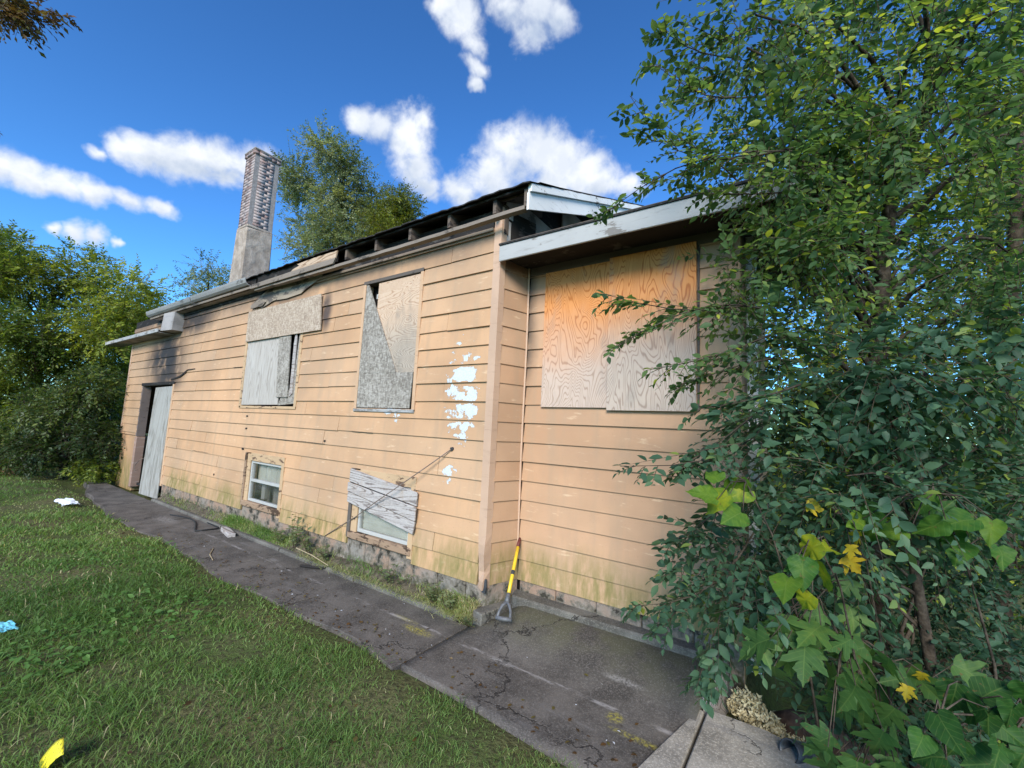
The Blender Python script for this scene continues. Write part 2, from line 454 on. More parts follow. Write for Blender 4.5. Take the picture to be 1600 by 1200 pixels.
def mk_path(name, base, yard=True):
    m, g = new_mat(name)
    p = g.obj(); x, y, z = g.sep(p)
    n = g.noise(p, 3.2, 6, .6); n2 = g.noise(p, 55, 4, .7); n3 = g.noise(g.scl(p, (.35, 2.2, 1)), 2.4, 5)
    speck = g.noise(p, 150, 2)
    d = tuple(c * .62 for c in base); l = tuple(c * 1.5 for c in base)
    col = g.mix(g.mr(n, .3, .7), d, l)
    col = g.mix(g.m('MULTIPLY', g.mr(n2, .45, .75), .55), col, tuple(c * 2.0 for c in base))
    col = g.mix(g.m('MULTIPLY', g.mr(speck, .62, .7), .6), col, (.22, .21, .20))
    col = g.mix(g.m('MULTIPLY', g.mr(n3, .62, .74), .5), col, (.17, .16, .155))
    if yard:
        # pale scrape running along the walk
        ly = g.m('ADD', 2.79, g.m('MULTIPLY', g.m('SUBTRACT', g.noise(g.scl(p, (1, 0, 0)), .9, 2), .5), .10))
        w = g.m('ABSOLUTE', g.m('SUBTRACT', y, ly))
        sc = g.m('MULTIPLY', g.mr(w, .028, .004), g.mr(g.noise(g.scl(p, (1.6, 5, 1)), 2.2, 5, .7), .46, .62))
        sc = g.m('MULTIPLY', sc, g.mr(x, -8, -6.5))
        col = g.mix(g.m('MULTIPLY', sc, .55), col, (.42, .39, .37))
        # marking paint
        for cx, cy, rx, ry, k in ((-2.72, 2.72, .22, .07, .75), (-2.95, 2.80, .2, .04, .45), (-.98, 2.72, .07, .07, .85), (-.80, 2.62, .24, .035, .7)):
            a = g.m('DIVIDE', g.m('SUBTRACT', x, cx), rx); b = g.m('DIVIDE', g.m('SUBTRACT', y, cy), ry)
            f = g.mr(g.m('SQRT', g.m('ADD', g.m('MULTIPLY', a, a), g.m('MULTIPLY', b, b))), 1.0, .3)
            f = g.m('MULTIPLY', g.m('MULTIPLY', f, k), g.mr(n2, .38, .62))
            col = g.mix(f, col, (.36, .31, .045))
        # mossy film by the porch wall
        mo = g.m('MULTIPLY', g.m('MULTIPLY', g.mr(g.m('ADD', y, g.m('MULTIPLY', n, .5)), 3.15, 3.65), g.mr(x, -2.6, -2.3)), g.mr(n, .3, .55))
        col = g.mix(g.m('MULTIPLY', mo, .7), col, (.075, .075, .038))
        for cx, cy, rx, ry in ((-1.9, 2.78, .16, .05), (-1.05, 3.05, .2, .04), (-5.4, 2.85, .12, .05), (-8.6, 2.7, .5, .18)):
            a = g.m('DIVIDE', g.m('SUBTRACT', x, cx), rx); b = g.m('DIVIDE', g.m('SUBTRACT', y, cy), ry)
            f = g.mr(g.m('SQRT', g.m('ADD', g.m('MULTIPLY', a, a), g.m('MULTIPLY', b, b))), 1.0, .2)
            col = g.mix(g.m('MULTIPLY', g.m('MULTIPLY', f, .6), g.mr(n2, .35, .6)), col, (.30, .28, .26))
    vw = g.v('ADD', g.scl(p, (1, 1, 0)), g.v('SCALE', g.noise(p, 2.2, 5, .65, out='Color')))
    ce = g.vor(vw, .62, 'Distance', 'DISTANCE_TO_EDGE')
    crack = g.m('MULTIPLY', g.mr(ce, .011, .003), g.mr(g.noise(p, .8, 2), .42, .52))
    col = g.mix(g.m('MULTIPLY', crack, .85), col, (.018, .016, .014))
    pit = g.vor(p, 90, 'Distance')
    col = g.mix(g.m('MULTIPLY', g.mr(pit, .22, .08), .5), col, tuple(c * .35 for c in base))
    gr = g.vor(p, 140, 'Color')
    col = g.mix(g.m('MULTIPLY', g.mr(g.sep(gr)[0], .75, .95), .35), col, tuple(min(.8, c * 2.6) for c in base))
    h = g.m('SUBTRACT', g.m('ADD', g.m('MULTIPLY', n2, .6), g.m('MULTIPLY', n, .6)), crack)
    g.out(col, .85, .2, g.bump(h, .6, .008))
    return m
MT['path'] = mk_path('dark_old_concrete', (.084, .074, .064))
MT['kerb'] = mk_path('kerb_concrete', (.10, .092, .078), False)
MT['slab_pale'] = mk_path('pale_concrete', (.24, .215, .18), False)  # sun dapples under the trees are put into this mottled colour

def mk_simple(name, c1, c2, scale=8, rough=.7, spec=.3, bump=.3, dist=.005, metal=0):
    m, g = new_mat(name)
    p = g.obj(); n = g.noise(p, scale, 6, .62)
    g.out(g.mix(g.mr(n, .3, .7), c1, c2), rough, spec, g.bump(n, bump, dist), metal)
    return m
MT['soil'] = mk_simple('bed_soil', (.055, .045, .032), (.15, .125, .085), 16, .95, .1, .9, .02)
MT['shingle'] = mk_simple('black_shingle', (.018, .017, .017), (.06, .056, .052), 30, .9, .1, .6, .006)
MT['bark'] = mk_simple('bark', (.028, .022, .017), (.10, .078, .058), 14, .9, .1, .9, .02)
MT['twig'] = mk_simple('twig_bark', (.05, .038, .026), (.11, .085, .055), 30, .85, .1, .3, .003)
MT['stucco'] = mk_simple('chimney_stucco', (.27, .215, .17), (.46, .38, .31), 5, .9, .1, .9, .03)
MT['mortar'] = mk_simple('mortar', (.24, .21, .195), (.34, .305, .285), 20, .9, .1, .6, .01)
MT['brick'] = None
m, g = new_mat('whitewashed_brick')
p = g.obj(); t = g.attr('tint'); n = g.noise(p, 7, 6, .66); nb = g.noise(p, 1.4, 3)
col = g.ramp(t, [(0, (.17, .12, .11)), (.4, (.26, .165, .145)), (1, (.33, .23, .20))])
wash = g.m('ADD', g.m('MULTIPLY', g.m('SUBTRACT', t, .5), .12), g.m('ADD', n, g.m('MULTIPLY', g.m('SUBTRACT', nb, .5), .5)))
col = g.mix(g.m('MULTIPLY', g.mr(wash, .36, .58), .75), col, (.40, .355, .34))
g.out(col, .9, .1, g.bump(n, .25, .003))
MT['brick'] = m
MT['yellow'] = mk_simple('yellow_fibreglass', (.62, .40, .02), (.74, .50, .035), 6, .38, .5, .05)
MT['black_plastic'] = mk_simple('black_plastic', (.022, .023, .026), (.06, .062, .068), 20, .4, .4, .15)
MT['grip_grey'] = mk_simple('worn_grey_plastic', (.075, .075, .08), (.14, .14, .145), 20, .5, .4, .15)
MT['rust_red'] = mk_simple('dark_red_steel', (.09, .018, .014), (.15, .04, .03), 22, .6, .3, .2)
MT['wire'] = mk_simple('old_cable', (.13, .09, .07), (.22, .17, .14), 20, .7, .2, .1)
MT['black_wire'] = mk_simple('black_cable', (.02, .02, .02), (.04, .04, .04), 20, .6, .2, .1)
MT['litter_white'] = mk_simple('white_film', (.60, .64, .70), (.74, .77, .80), 10, .4, .4, .2)
MT['litter_blue'] = mk_simple('turquoise_card', (.12, .42, .52), (.20, .55, .62), 10, .5, .3, .1)
MT['dead_stem'] = mk_simple('straw', (.26, .20, .12), (.42, .34, .22), 30, .9, .1, .2)
MT['dry_tan'] = mk_simple('pale_dry_flower', (.46, .38, .20), (.72, .63, .40), 30, .9, .1, .3)
MT['log'] = mk_simple('rotten_log', (.06, .04, .03), (.15, .10, .075), 12, .9, .1, .9, .02)
MT['blind'] = mk_simple('pale_blind', (.50, .47, .41), (.60, .57, .50), 4, .8, .1, .1)
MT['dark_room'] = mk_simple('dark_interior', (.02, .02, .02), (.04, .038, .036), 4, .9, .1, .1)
m, g = new_mat('yellow_tag')
p = g.obj(); sx, sy, sz = g.sep(p)
u = g.m('ADD', g.m('MULTIPLY', sx, .62), g.m('MULTIPLY', sy, .78))
tx = g.noise(g.scl(p, (1, 1, 1)), 120, 2)
rows = g.m('MULTIPLY', g.mr(g.m('ABSOLUTE', g.m('SUBTRACT', g.m('FRACT', g.m('MULTIPLY', u, 55)), .5)), .2, .12), g.mr(tx, .46, .52))
g.out(g.mix(g.m('MULTIPLY', rows, .7), (.74, .62, .03), (.10, .09, .03)), .5, .3)
MT['tag_yellow'] = m
m, g = new_mat('window_glass')
n = g.noise(g.obj(), 3, 3)
gl = g.node('ShaderNodeBsdfGlossy'); gl.inputs['Roughness'].default_value = .06; g.put(gl.inputs['Color'], (.9, .93, .95))
tr = g.node('ShaderNodeBsdfTransparent'); g.put(tr.inputs['Color'], (.93, .95, .94))
df = g.node('ShaderNodeBsdfDiffuse'); g.put(df.inputs['Color'], (.45, .45, .42))
lw = g.node('ShaderNodeFresnel'); lw.inputs[0].default_value = 1.5
mx = g.node('ShaderNodeMixShader'); g.put(mx.inputs[0], g.mr(lw.outputs[0], 0, 1, .08, 1, False)); g.nt.links.new(tr.outputs[0], mx.inputs[1]); g.nt.links.new(gl.outputs[0], mx.inputs[2])
mx2 = g.node('ShaderNodeMixShader'); g.put(mx2.inputs[0], g.mr(n, .4, .8, .03, .16)); g.nt.links.new(mx.outputs[0], mx2.inputs[1]); g.nt.links.new(df.outputs[0], mx2.inputs[2])
o = g.node('ShaderNodeOutputMaterial'); g.nt.links.new(mx2.outputs[0], o.inputs[0])
MT['glass'] = m

def mk_leaf(name, stops, trans=.3, rough=.45, spec=.35, veins=False):
    m, g = new_mat(name)
    t = g.attr('tint')
    if veins:
        lu, lv = g.m('ABSOLUTE', g.attr('lu')), g.attr('lv')
        mid = g.mr(lu, .022, .006)
        sv = g.m('ABSOLUTE', g.m('SUBTRACT', g.m('FRACT', g.m('MULTIPLY', g.m('SUBTRACT', lv, g.m('MULTIPLY', lu, .75)), 6.5)), .5))
        sv = g.m('MULTIPLY', g.mr(sv, .10, .02), .7)
        vein = g.m('MAXIMUM', mid, sv)
        bl = g.noise(g.obj(), 26, 5, .65)
        t = g.m('ADD', t, g.m('MULTIPLY', g.m('SUBTRACT', bl, .5), .55))
    col = g.ramp(t, stops)
    if veins:
        col = g.mix(g.m('MULTIPLY', vein, .24), col, (.22, .30, .08))
        col = g.mix(g.m('MULTIPLY', g.mr(g.noise(g.obj(), 45, 3), .66, .70), .7), col, (.14, .09, .03))
    b = g.node('ShaderNodeBsdfPrincipled')
    g.put(b.inputs['Base Color'], col); g.put(b.inputs['Roughness'], rough); g.put(b.inputs['Specular IOR Level'], spec)
    tl = g.node('ShaderNodeBsdfTranslucent')
    g.put(tl.inputs['Color'], g.mix(1.0, col, (1.5, 1.5, .7), 'MULTIPLY'))
    mx = g.node('ShaderNodeMixShader'); mx.inputs[0].default_value = trans
    g.nt.links.new(b.outputs[0], mx.inputs[1]); g.nt.links.new(tl.outputs[0], mx.inputs[2])
    o = g.node('ShaderNodeOutputMaterial'); g.nt.links.new(mx.outputs[0], o.inputs[0])
    return m
MT['leaf_elm'] = mk_leaf('elm_leaf', [(0, (.044, .090, .038)), (.45, (.085, .155, .060)), (.80, (.16, .235, .065)), (1, (.40, .44, .06))], .5, .5, .22)  # yellow end of the ramp paints in leaves lit from behind
MT['leaf_shrub'] = mk_leaf('shrub_leaf', [(0, (.034, .076, .044)), (.5, (.064, .130, .072)), (.85, (.105, .18, .085)), (1, (.24, .30, .05))], .4, .5, .22)
MT['leaf_back'] = mk_leaf('back_leaf', [(0, (.055, .085, .018)), (.5, (.16, .20, .03)), (1, (.40, .42, .05))], .55)
MT['leaf_left'] = mk_leaf('left_leaf', [(0, (.075, .115, .018)), (.5, (.20, .245, .032)), (1, (.38, .38, .05))], .45)
MT['leaf_dark'] = mk_leaf('dark_shrub_leaf', [(0, (.020, .038, .012)), (.5, (.052, .085, .020)), (1, (.15, .18, .03))], .35)
MT['leaf_poplar'] = mk_leaf('silver_leaf', [(0, (.09, .12, .055)), (.5, (.20, .245, .12)), (1, (.34, .35, .18))], .45)
MT['leaf_gold'] = mk_leaf('gold_green_leaf', [(0, (.075, .10, .012)), (.5, (.17, .19, .02)), (1, (.30, .29, .03))], .4)
MT['leaf_mulberry'] = mk_leaf('mulberry_leaf', [(0, (.018, .055, .014)), (.45, (.040, .115, .018)), (.8, (.12, .20, .02)), (1, (.33, .34, .02))], .4, .55, .2, True)
MT['leaf_maple'] = mk_leaf('maple_leaf', [(0, (.030, .078, .024)), (.6, (.070, .145, .036)), (1, (.16, .23, .04))], .4, .55, .2, True)
MT['leaf_clover'] = mk_leaf('clover_leaf', [(0, (.060, .13, .030)), (.6, (.12, .23, .055)), (1, (.22, .30, .08))], .4, .55, .2)
MT['leaf_yellow'] = mk_leaf('yellow_leaf', [(0, (.42, .24, .015)), (.5, (.55, .40, .025)), (1, (.60, .52, .12))], .4, .55, .2, True)
MT['leaf_brown'] = mk_leaf('russet_leaf', [(0, (.045, .028, .012)), (.5, (.12, .060, .022)), (1, (.12, .11, .03))], .35)
MT['grass'] = mk_leaf('grass_blade', [(0, (.095, .17, .045)), (.45, (.195, .31, .085)), (.78, (.34, .365, .14)), (1, (.52, .44, .27))], .45, .5, .2)
m, g = new_mat('lawn_soil')
p = g.obj(); n = g.noise(p, 1.1, 5, .6); n2 = g.noise(p, 28, 5, .65)
col = g.mix(g.mr(n, .35, .65), (.085, .12, .036), (.15, .14, .065))
col = g.mix(g.mr(n2, .4, .65), col, (.07, .068, .034))
g.out(col, .95, .05, g.bump(n2, 1.0, .03))
MT['lawn'] = m

# ------------------------------------------------------------------ ground, walk, kerbs
YA, YB = 3.256, 3.637          # front wall, set-back porch wall
XC, XI, XE, XF = -2.44, -2.33, -0.36, -13.95   # front corner, inner corner, porch end, far end
C0, CH = 0.29, 0.19            # siding start height, board exposure
EAVE_Y, EAVE_Z, PITCH, RIDGE_Y = 3.10, 4.04, 0.415, 6.8

def ss(x, a, b):
    t = np.clip((x - a) / (b - a), 0, 1)
    return t * t * (3 - 2 * t)

gx = np.concatenate([[-400, -150, -70, -40, -28], np.arange(-22, 4.01, .2), [6, 9, 15, 30, 70, 150, 400]])
gy = np.concatenate([[-400, -150, -60, -30, -15, -9], np.arange(-6, 7.01, .2), [9, 13, 20, 40, 90, 200, 400]])
GX, GY = np.meshgrid(gx, gy)
def lawn_h(x, y):
    b = .025 * np.sin(x * 1.3 + y) + .02 * np.sin(y * 2.3 - x * .7) + .012 * np.sin(x * 4.1) * np.sin(y * 3.7)
    b = b * ss(2.2 - y, .0, .8)
    pit = -.45 * ss(x, -.45, -.15) * ss(y, 3.15, 3.5)
    under = -.10 * ss(y, 2.28, 2.5) * ss(x, -15, -14.4)
    return b + pit + under - .015 + .035 * ss(2.3 - y, 0, .3)
GZ = lawn_h(GX, GY)
V = np.stack([GX, GY, GZ], -1).reshape(-1, 3)
nx, ny = len(gx), len(gy)
ii = (np.arange(ny - 1)[:, None] * nx + np.arange(nx - 1)[None, :]).ravel()
T = np.concatenate([np.stack([ii, ii + 1, ii + nx + 1], 1), np.stack([ii, ii + nx + 1, ii + nx], 1)])
tag(big_mesh('lawn_ground', V, T, MT['lawn'], smooth=True), kind='structure')

# concrete walk: separate slabs with open joints
walk = empty('path', (-7, 2.7, 0)); tag(walk, kind='structure')
joints = [-14.3, -12.4, -10.6, -8.5, -7.05, -5.55, -4.0, -2.44]
def wav(x, s):
    return .05 * math.sin(x * 1.7 + s) + .03 * math.sin(x * 4.3 + s * 2)
for a, b in zip(joints[:-1], joints[1:]):
    n = 8
    front = [(a + .006 + (b - a - .012) * i / n, 2.24 + wav(a + (b - a) * i / n, 1.0) + .5 * float(ss(-(a + (b - a) * i / n), 10.0, 14.2))) for i in range(n + 1)]
    sk = random.uniform(-.05, .05)
    back = [(b - .006 + sk, 3.06), (a + .006 + sk, 3.06)]
    front[0] = (front[0][0] - sk, front[0][1]); front[-1] = (front[-1][0] - sk, front[-1][1])
    dz = random.uniform(-.008, .008)
    MB().prism_xy(front + back, -.12, 0.0 + dz).build('slab', MT['path'], walk, bevel=.006)
# porch apron slab rises gently towards the porch wall
apx = np.linspace(-2.428, -.56, 26); apy = np.linspace(2.24, 3.60, 20)
AX, AY = np.meshgrid(apx, apy)
AY = AY + np.where(AY < 2.3, .05 * np.sin(AX * 2.1), 0)
def apron_h(x, y):
    return .004 + .13 * ss(y, 2.75, 3.5) * ss(x, -2.44, -2.1)
AZ = apron_h(AX, AY)
V = np.stack([AX, AY, AZ], -1).reshape(-1, 3); nx2 = len(apx); ny2 = len(apy)
ii = (np.arange(ny2 - 1)[:, None] * nx2 + np.arange(nx2 - 1)[None, :]).ravel()
T = np.concatenate([np.stack([ii, ii + 1, ii + nx2 + 1], 1), np.stack([ii, ii + nx2 + 1, ii + nx2], 1)])
ap = big_mesh('slab', V, T, MT['path'], walk, smooth=True)
sd = ap.modifiers.new('thick', 'SOLIDIFY'); sd.thickness = .14; sd.offset = -1
# pale slabs by the sunken planting
MB().prism_xy([(-.78, 2.18), (-.555, 2.2), (-.535, 3.10), (-.57, 3.11), (-.70, 2.55)], -.1, .030).build('pale_slab', MT['slab_pale'], walk, bevel=.008)
MB().prism_xy([(-.535, 2.2), (.95, 2.2), (.95, 2.9), (.02, 3.07), (-.20, 3.13), (-.515, 3.12)], -.12, .042).build('pale_slab', MT['slab_pale'], walk, bevel=.008)
# low kerb between walk and bed, in lengths
for a, b in ((-10.55, -9.1), (-9.07, -7.45), (-7.41, -5.7), (-5.66, -4.1), (-4.07, -2.62)):
    dz = random.uniform(-.012, .012)
    MB().prism_yz([(3.045, -.06), (3.125, -.06), (3.125, .045 + dz), (3.06, .05 + dz), (3.047, .03)], a, b).build('kerb', MT['kerb'], walk, bevel=.006)
# mossy footing kerbs round the corner
MB().prism_xy([(XC - .02, 3.13), (XC + .10, 3.10), (XI + .07, YB - .10), (XI - .06, YB - .02)], -.05, .115).build('footing_kerb', MT['kerb'], walk, bevel=.01)
MB().prism_xy([(XI + .05, YB - .16), (-.45, YB - .12), (-.45, YB + .02), (XI - .03, YB + .02)], -.05, .185).build('footing_kerb', MT['kerb'], walk, bevel=.015)

# planting bed against the front wall
bx = np.linspace(-10.55, -2.46, 120); by = np.linspace(3.11, 3.30, 7)
BX, BY = np.meshgrid(bx, by)
BZ = .03 + .09 * ss(BY, 3.1, 3.27) + .02 * np.sin(BX * 5) * np.cos(BY * 30) + rng.normal(0, .006, BX.shape)
V = np.stack([BX, BY, BZ], -1).reshape(-1, 3); nx2 = 120
ii = (np.arange(6)[:, None] * nx2 + np.arange(nx2 - 1)[None, :]).ravel()
T = np.concatenate([np.stack([ii, ii + 1, ii + nx2 + 1], 1), np.stack([ii, ii + nx2 + 1, ii + nx2], 1)])
tag(big_mesh('planting_bed', V, T, MT['soil'], smooth=True), kind='structure')

# ------------------------------------------------------------------ house
house = empty('house', (-8.0, 3.256, 0.0), 'fire-damaged single-storey house with peach lap siding, boarded windows and broken eaves', 'house')

OPEN_A = [(-12.75, -10.80, -.1, 2.33), (XF - .1, -12.75, -.1, 1.18), (-7.66, -5.98, 1.91, 3.50), (-4.57, -3.54, 1.91, 3.50),
          (-7.28, -6.10, -.1, 1.18), (-4.53, -3.40, -.1, 1.18)]
OPEN_B = [(-2.10, -.69, 1.98, 3.34)]

def course_pieces(x0, x1, z0, z1, opens):
    """split one course round the openings -> runs of (xa, xb, zlo, zhi)"""
    xs = sorted({x0, x1, *[min(max(v, x0), x1) for o in opens if o[2] < z1 and o[3] > z0 for v in o[:2]]})
    runs, cur = [], []
    for a, b in zip(xs[:-1], xs[1:]):
        lo, hi = z0, z1; mid = (a + b) / 2; gone = False
        for o in opens:
            if o[0] < mid < o[1] and o[2] < z1 and o[3] > z0:
                if o[2] <= z0 + .012 and o[3] >= z1 - .012: gone = True
                elif o[2] <= z0 + .012: lo = max(lo, o[3])
                else: hi = min(hi, o[2])
        if gone:
            if cur: runs.append(cur)
            cur = []
        else:
            cur.append((a, b, lo, hi))
    if cur: runs.append(cur)
    return runs

def siding(x0, x1, y, ztop, opens, mat, breaks, jit=.0):
    k = 0
    while C0 + CH * k < ztop - .02:
        z0 = C0 + CH * k; z1 = min(z0 + CH, ztop)
        brk = sorted(b for b in breaks(k) if x0 + .3 < b < x1 - .3)
        for a, b in zip([x0] + brk, brk + [x1]):
            for run in course_pieces(a + (.003 if a in brk else 0), b - (.003 if b in brk else 0), z0, z1, opens):
                mb = MB(); lip = random.uniform(.020, .027); dzz = random.uniform(-.004, .004); dze = random.uniform(-.004, .004); tilt = random.uniform(-.003, .003)
                for (xa, xb, lo, hi) in run:
                    def yo(z, x):
                        return y - (lip + (0.004 - lip) * (z - z0) / CH) - tilt * (x - run[0][0]) / max(.5, run[-1][1] - run[0][0])
                    zb = lo + (dzz if lo == z0 else 0); zt = hi + (.004 if hi == z1 and z1 < ztop else 0)
                    span = max(.3, run[-1][1] - run[0][0])
                    za_ = lo + (dzz + (dze - dzz) * (xa - run[0][0]) / span if lo == z0 else 0); zb_ = lo + (dzz + (dze - dzz) * (xb - run[0][0]) / span if lo == z0 else 0)
                    mb.hexa([(xa, yo(lo, xa), za_), (xb, yo(lo, xb), zb_), (xb, y + .002, zb_), (xa, y + .002, za_),
                             (xa, yo(hi, xa), zt), (xb, yo(hi, xb), zt), (xb, y + .002, zt), (xa, y + .002, zt)])
                mb.build('siding_board', mat, house)
        k += 1

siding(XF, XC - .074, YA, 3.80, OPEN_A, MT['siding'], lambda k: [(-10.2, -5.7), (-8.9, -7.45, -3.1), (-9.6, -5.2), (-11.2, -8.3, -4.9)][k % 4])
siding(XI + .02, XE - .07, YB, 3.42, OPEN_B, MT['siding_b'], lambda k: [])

# sheathing behind the boards (with the same openings)
def sheath(x0, x1, y, z0, z1, opens, name):
    mb = MB()
    xs = sorted({x0, x1, *[min(max(v, x0), x1) for o in opens for v in o[:2]]})
    zs = sorted({z0, z1, *[min(max(v, z0), z1) for o in opens for v in o[2:]]})
    for a, b in zip(xs[:-1], xs[1:]):
        for c, d in zip(zs[:-1], zs[1:]):
            if not any(o[0] < (a + b) / 2 < o[1] and o[2] < (c + d) / 2 < o[3] for o in opens):
                mb.box(a, b, y + .004, y + .09, c, d)
    return mb.build(name, MT['char'], house)
sheath(XF, XC - .005, YA, C0, 3.98, OPEN_A, 'wall_sheathing')
sheath(XI + .01, XE - .01, YB, C0, 3.44, OPEN_B, 'wall_sheathing')

# return wall between the two planes
k = 0
while C0 + CH * k < 3.45:
    z0 = C0 + CH * k; z1 = min(z0 + CH, 3.45); l = random.uniform(.016, .02)
    p0, p1 = (XC, YA + .01), (XI, YB - .01)
    MB().hexa([(p0[0] + l, p0[1], z0), (p1[0] + l, p1[1], z0), (p1[0], p1[1], z0), (p0[0], p0[1], z0),
               (p0[0] + .005, p0[1], z1 + .004), (p1[0] + .005, p1[1], z1 + .004), (p1[0], p1[1], z1), (p0[0], p0[1], z1)]).build('siding_board', MT['siding_r'], house)
    k += 1
MB().hexa([(XC - .06, YA + .01, .0), (XC - .003, YA + .01, .0), (XI - .003, YB + .08, .0), (XI - .06, YB + .08, .0),
           (XC - .06, YA + .01, 3.98), (XC - .003, YA + .01, 3.98), (XI - .003, YB + .08, 3.98), (XI - .06, YB + .08, 3.98)]).build('wall_sheathing', MT['char'], house)
# hidden walls
MB().box(XE - .1, XE, YB + .01, 6.6, 0, 3.45).build('side_wall', MT['siding_r'], house)
MB().box(XF, XC, 10.3, 10.4, 0, 3.98).build('rear_wall', MT['siding_r'], house)
MB().box(XC, XE, 6.5, 6.6, 0, 3.45).build('rear_wall', MT['siding_r'], house)
MB().box(XF, XF + .1, YA + .02, 10.3, 1.18, 3.45).build('side_wall', MT['siding_r'], house)
MB().box(XC - .06, XC - .002, YB + .09, 10.3, 0, 3.98).build('side_wall', MT['char'], house)
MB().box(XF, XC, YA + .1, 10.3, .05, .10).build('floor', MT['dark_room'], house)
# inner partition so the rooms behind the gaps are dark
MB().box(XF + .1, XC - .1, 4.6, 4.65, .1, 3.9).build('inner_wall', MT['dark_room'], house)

# splits and knocks in the boards
for x0_, x1_, z_, t_ in ((-7.2, -5.15, 1.43, .007), (-9.4, -8.7, 1.06, .005), (-4.6, -4.2, 1.62, .004), (-8.1, -7.8, 2.57, .005)):
    n_ = 8
    pts_ = [(x0_ + (x1_ - x0_) * i / n_, z_ + random.uniform(-.003, .003)) for i in range(n_ + 1)]
    MB().prism_xz(pts_ + [(a_, b_ + t_ * random.uniform(.3, 1)) for a_, b_ in reversed(pts_)], YA - .0265, YA - .012).build('board_split', MT['char'], house)
for x_, z_ in ((-8.36, .72), (-7.42, 1.22), (-7.38, 1.55), (-7.40, 1.75), (-5.16, 1.47)):
    MB().prism_xz([(x_ + .03 * math.cos(a_) * random.uniform(.4, 1), z_ + .022 * math.sin(a_) * random.uniform(.4, 1)) for a_ in np.linspace(0, 5.6, 7)], YA - .027, YA - .012).build('board_knock', MT['char'], house)

# corner trims
ct = MB()
prof = []
for i in range(19):
    z = .30 + (3.98 - .30) * i / 18
    prof.append(z)
zs = [.27, .34, .42, .50, .58, .66, .76, 1.2, 1.8, 2.4, 3.0, 3.55, 3.97]
off = [.045, .030, -.004, .022, .030, .018, .0, 0, .002, 0, .001, 0, 0]
wid = [.045, .05, .055, .060, .070, .076] + [.08] * 7
vs, fs = [], []
for z, o_, w in zip(zs, off, wid):
    vs += [(XC - w, YA - .024, z), (XC + .014 + o_ * .3, YA - .030 - o_, z), (XC + .026, YA + .045, z)]
for i in range(len(zs) - 1):
    a = i * 3
    fs += [(a, a + 1, a + 4, a + 3), (a + 1, a + 2, a + 5, a + 4)]
c_ = ct.add(vs, fs).build('corner_trim', MT['corner_paint'], house); c_["label"] = 'peach corner trim bent and peeled at its foot'
sd = c_.modifiers.new('t', 'SOLIDIFY'); sd.thickness = .008
MB().tube([(XC + .03, YA - .02, .36), (XC + .028, YA - .025, .29), (XC + .02, YA - .035, .25)], [.012, .022, .026], 8).build('trim_curl', MT['black_plastic'], house)
pts = [(XI + .012 + .004 * math.sin(z * 3), YB - .035, z) for z in np.linspace(.55, 3.44, 14)]
MB().tube(pts, .011, 6).build('inner_corner_trim', MT['corner_paint'], house)
MB().box(XE - .085, XE + .004, YB - .028, YB + .05, C0 - .02, 3.44).build('corner_trim', MT['siding_b'], house, bevel=.004)
MB().box(XF - .02, XF + .05, YA - .026, YA + .03, 1.18, 3.42).build('corner_trim', MT['corner_paint'], house, bevel=.004)

# foundation blocks
x = -10.75
while x < XC - .05:
    w = min(random.uniform(.36, .42), XC - .012 - x)
    top = C0 + .02
    if -7.27 < x + w / 2 < -6.1 or -4.5 < x + w / 2 < -3.42: top = .385
    j = random.uniform(0, .018)
    MB().box(x + .004, x + w - .004, YA - .012 + j, YA + .14, -.1, top).build('foundation_block', MT['foundation'], house, bevel=.012)
    x += w
x = XI + .03
while x < XE - .05:
    w = min(.40, XE - x)
    MB().box(x + .003, x + w - .003, YB - .010 + random.uniform(0, .012), YB + .14, -.1, C0 + .01).build('foundation_block', MT['foundation'], house, bevel=.01)
    x += w
MB().hexa([(XC - .05, YA + .01, -.1), (XC + .012, YA + .005, -.1), (XI + .012, YB, -.1), (XI - .05, YB, -.1),
           (XC - .05, YA + .01, C0 + .01), (XC + .012, YA + .005, C0 + .01), (XI + .012, YB, C0 + .01), (XI - .05, YB, C0 + .01)]).build('foundation_block', MT['foundation'], house, bevel=.008)
MB().box(XF, -12.78, YA + .02, YA + .25, -.1, 1.175).build('base_panel', MT['siding'], house, bevel=.02)

# ---------------- doorway at the far end
door = empty('doorway', (-11.8, YA, 0)); door.parent = house; door.matrix_parent_inverse = parent_world(house).inverted()
MB().box(-12.79, -12.735, YA - .015, YA + .15, 1.16, 2.36).build('jamb', MT['jamb'], door, bevel=.004)
MB().box(-12.80, -12.70, YA - .020, YA + .16, 0, 1.15).build('jamb_block', MT['jamb_low'], door, bevel=.015)
MB().box(-10.82, -10.75, YA - .026, YA + .2, .25, 2.36).build('jamb', MT['trim_paint'], door, bevel=.004)
MB().box(-12.80, -10.75, YA - .028, YA + .1, 2.335, 2.40).build('lintel', MT['char'], door, bevel=.004)
MB().hexa([(-11.72, YA - .10, -.01), (-10.80, YA - .055, -.01), (-10.80, YA - .033, -.01), (-11.72, YA - .078, -.01),
           (-11.84, YA - .02, 2.28), (-10.86, YA - .012, 2.30), (-10.86, YA + .01, 2.30), (-11.84, YA + .002, 2.28)]).build('plywood_sheet', MT['door_sheet'], door, bevel=.003)
MB().box(-12.25, -12.18, YA + .40, YA + .44, .05, 2.3).build('inner_post', MT['char'], door)
MB().prism_xz([(-10.95, 2.42), (-10.45, 2.47), (-10.10, 2.60), (-9.75, 2.615), (-9.75, 2.625), (-10.12, 2.62), (-10.3, 2.56), (-10.5, 2.50), (-10.95, 2.45)], YA - .034, YA - .026).build('torn_edge', MT['char'], door)
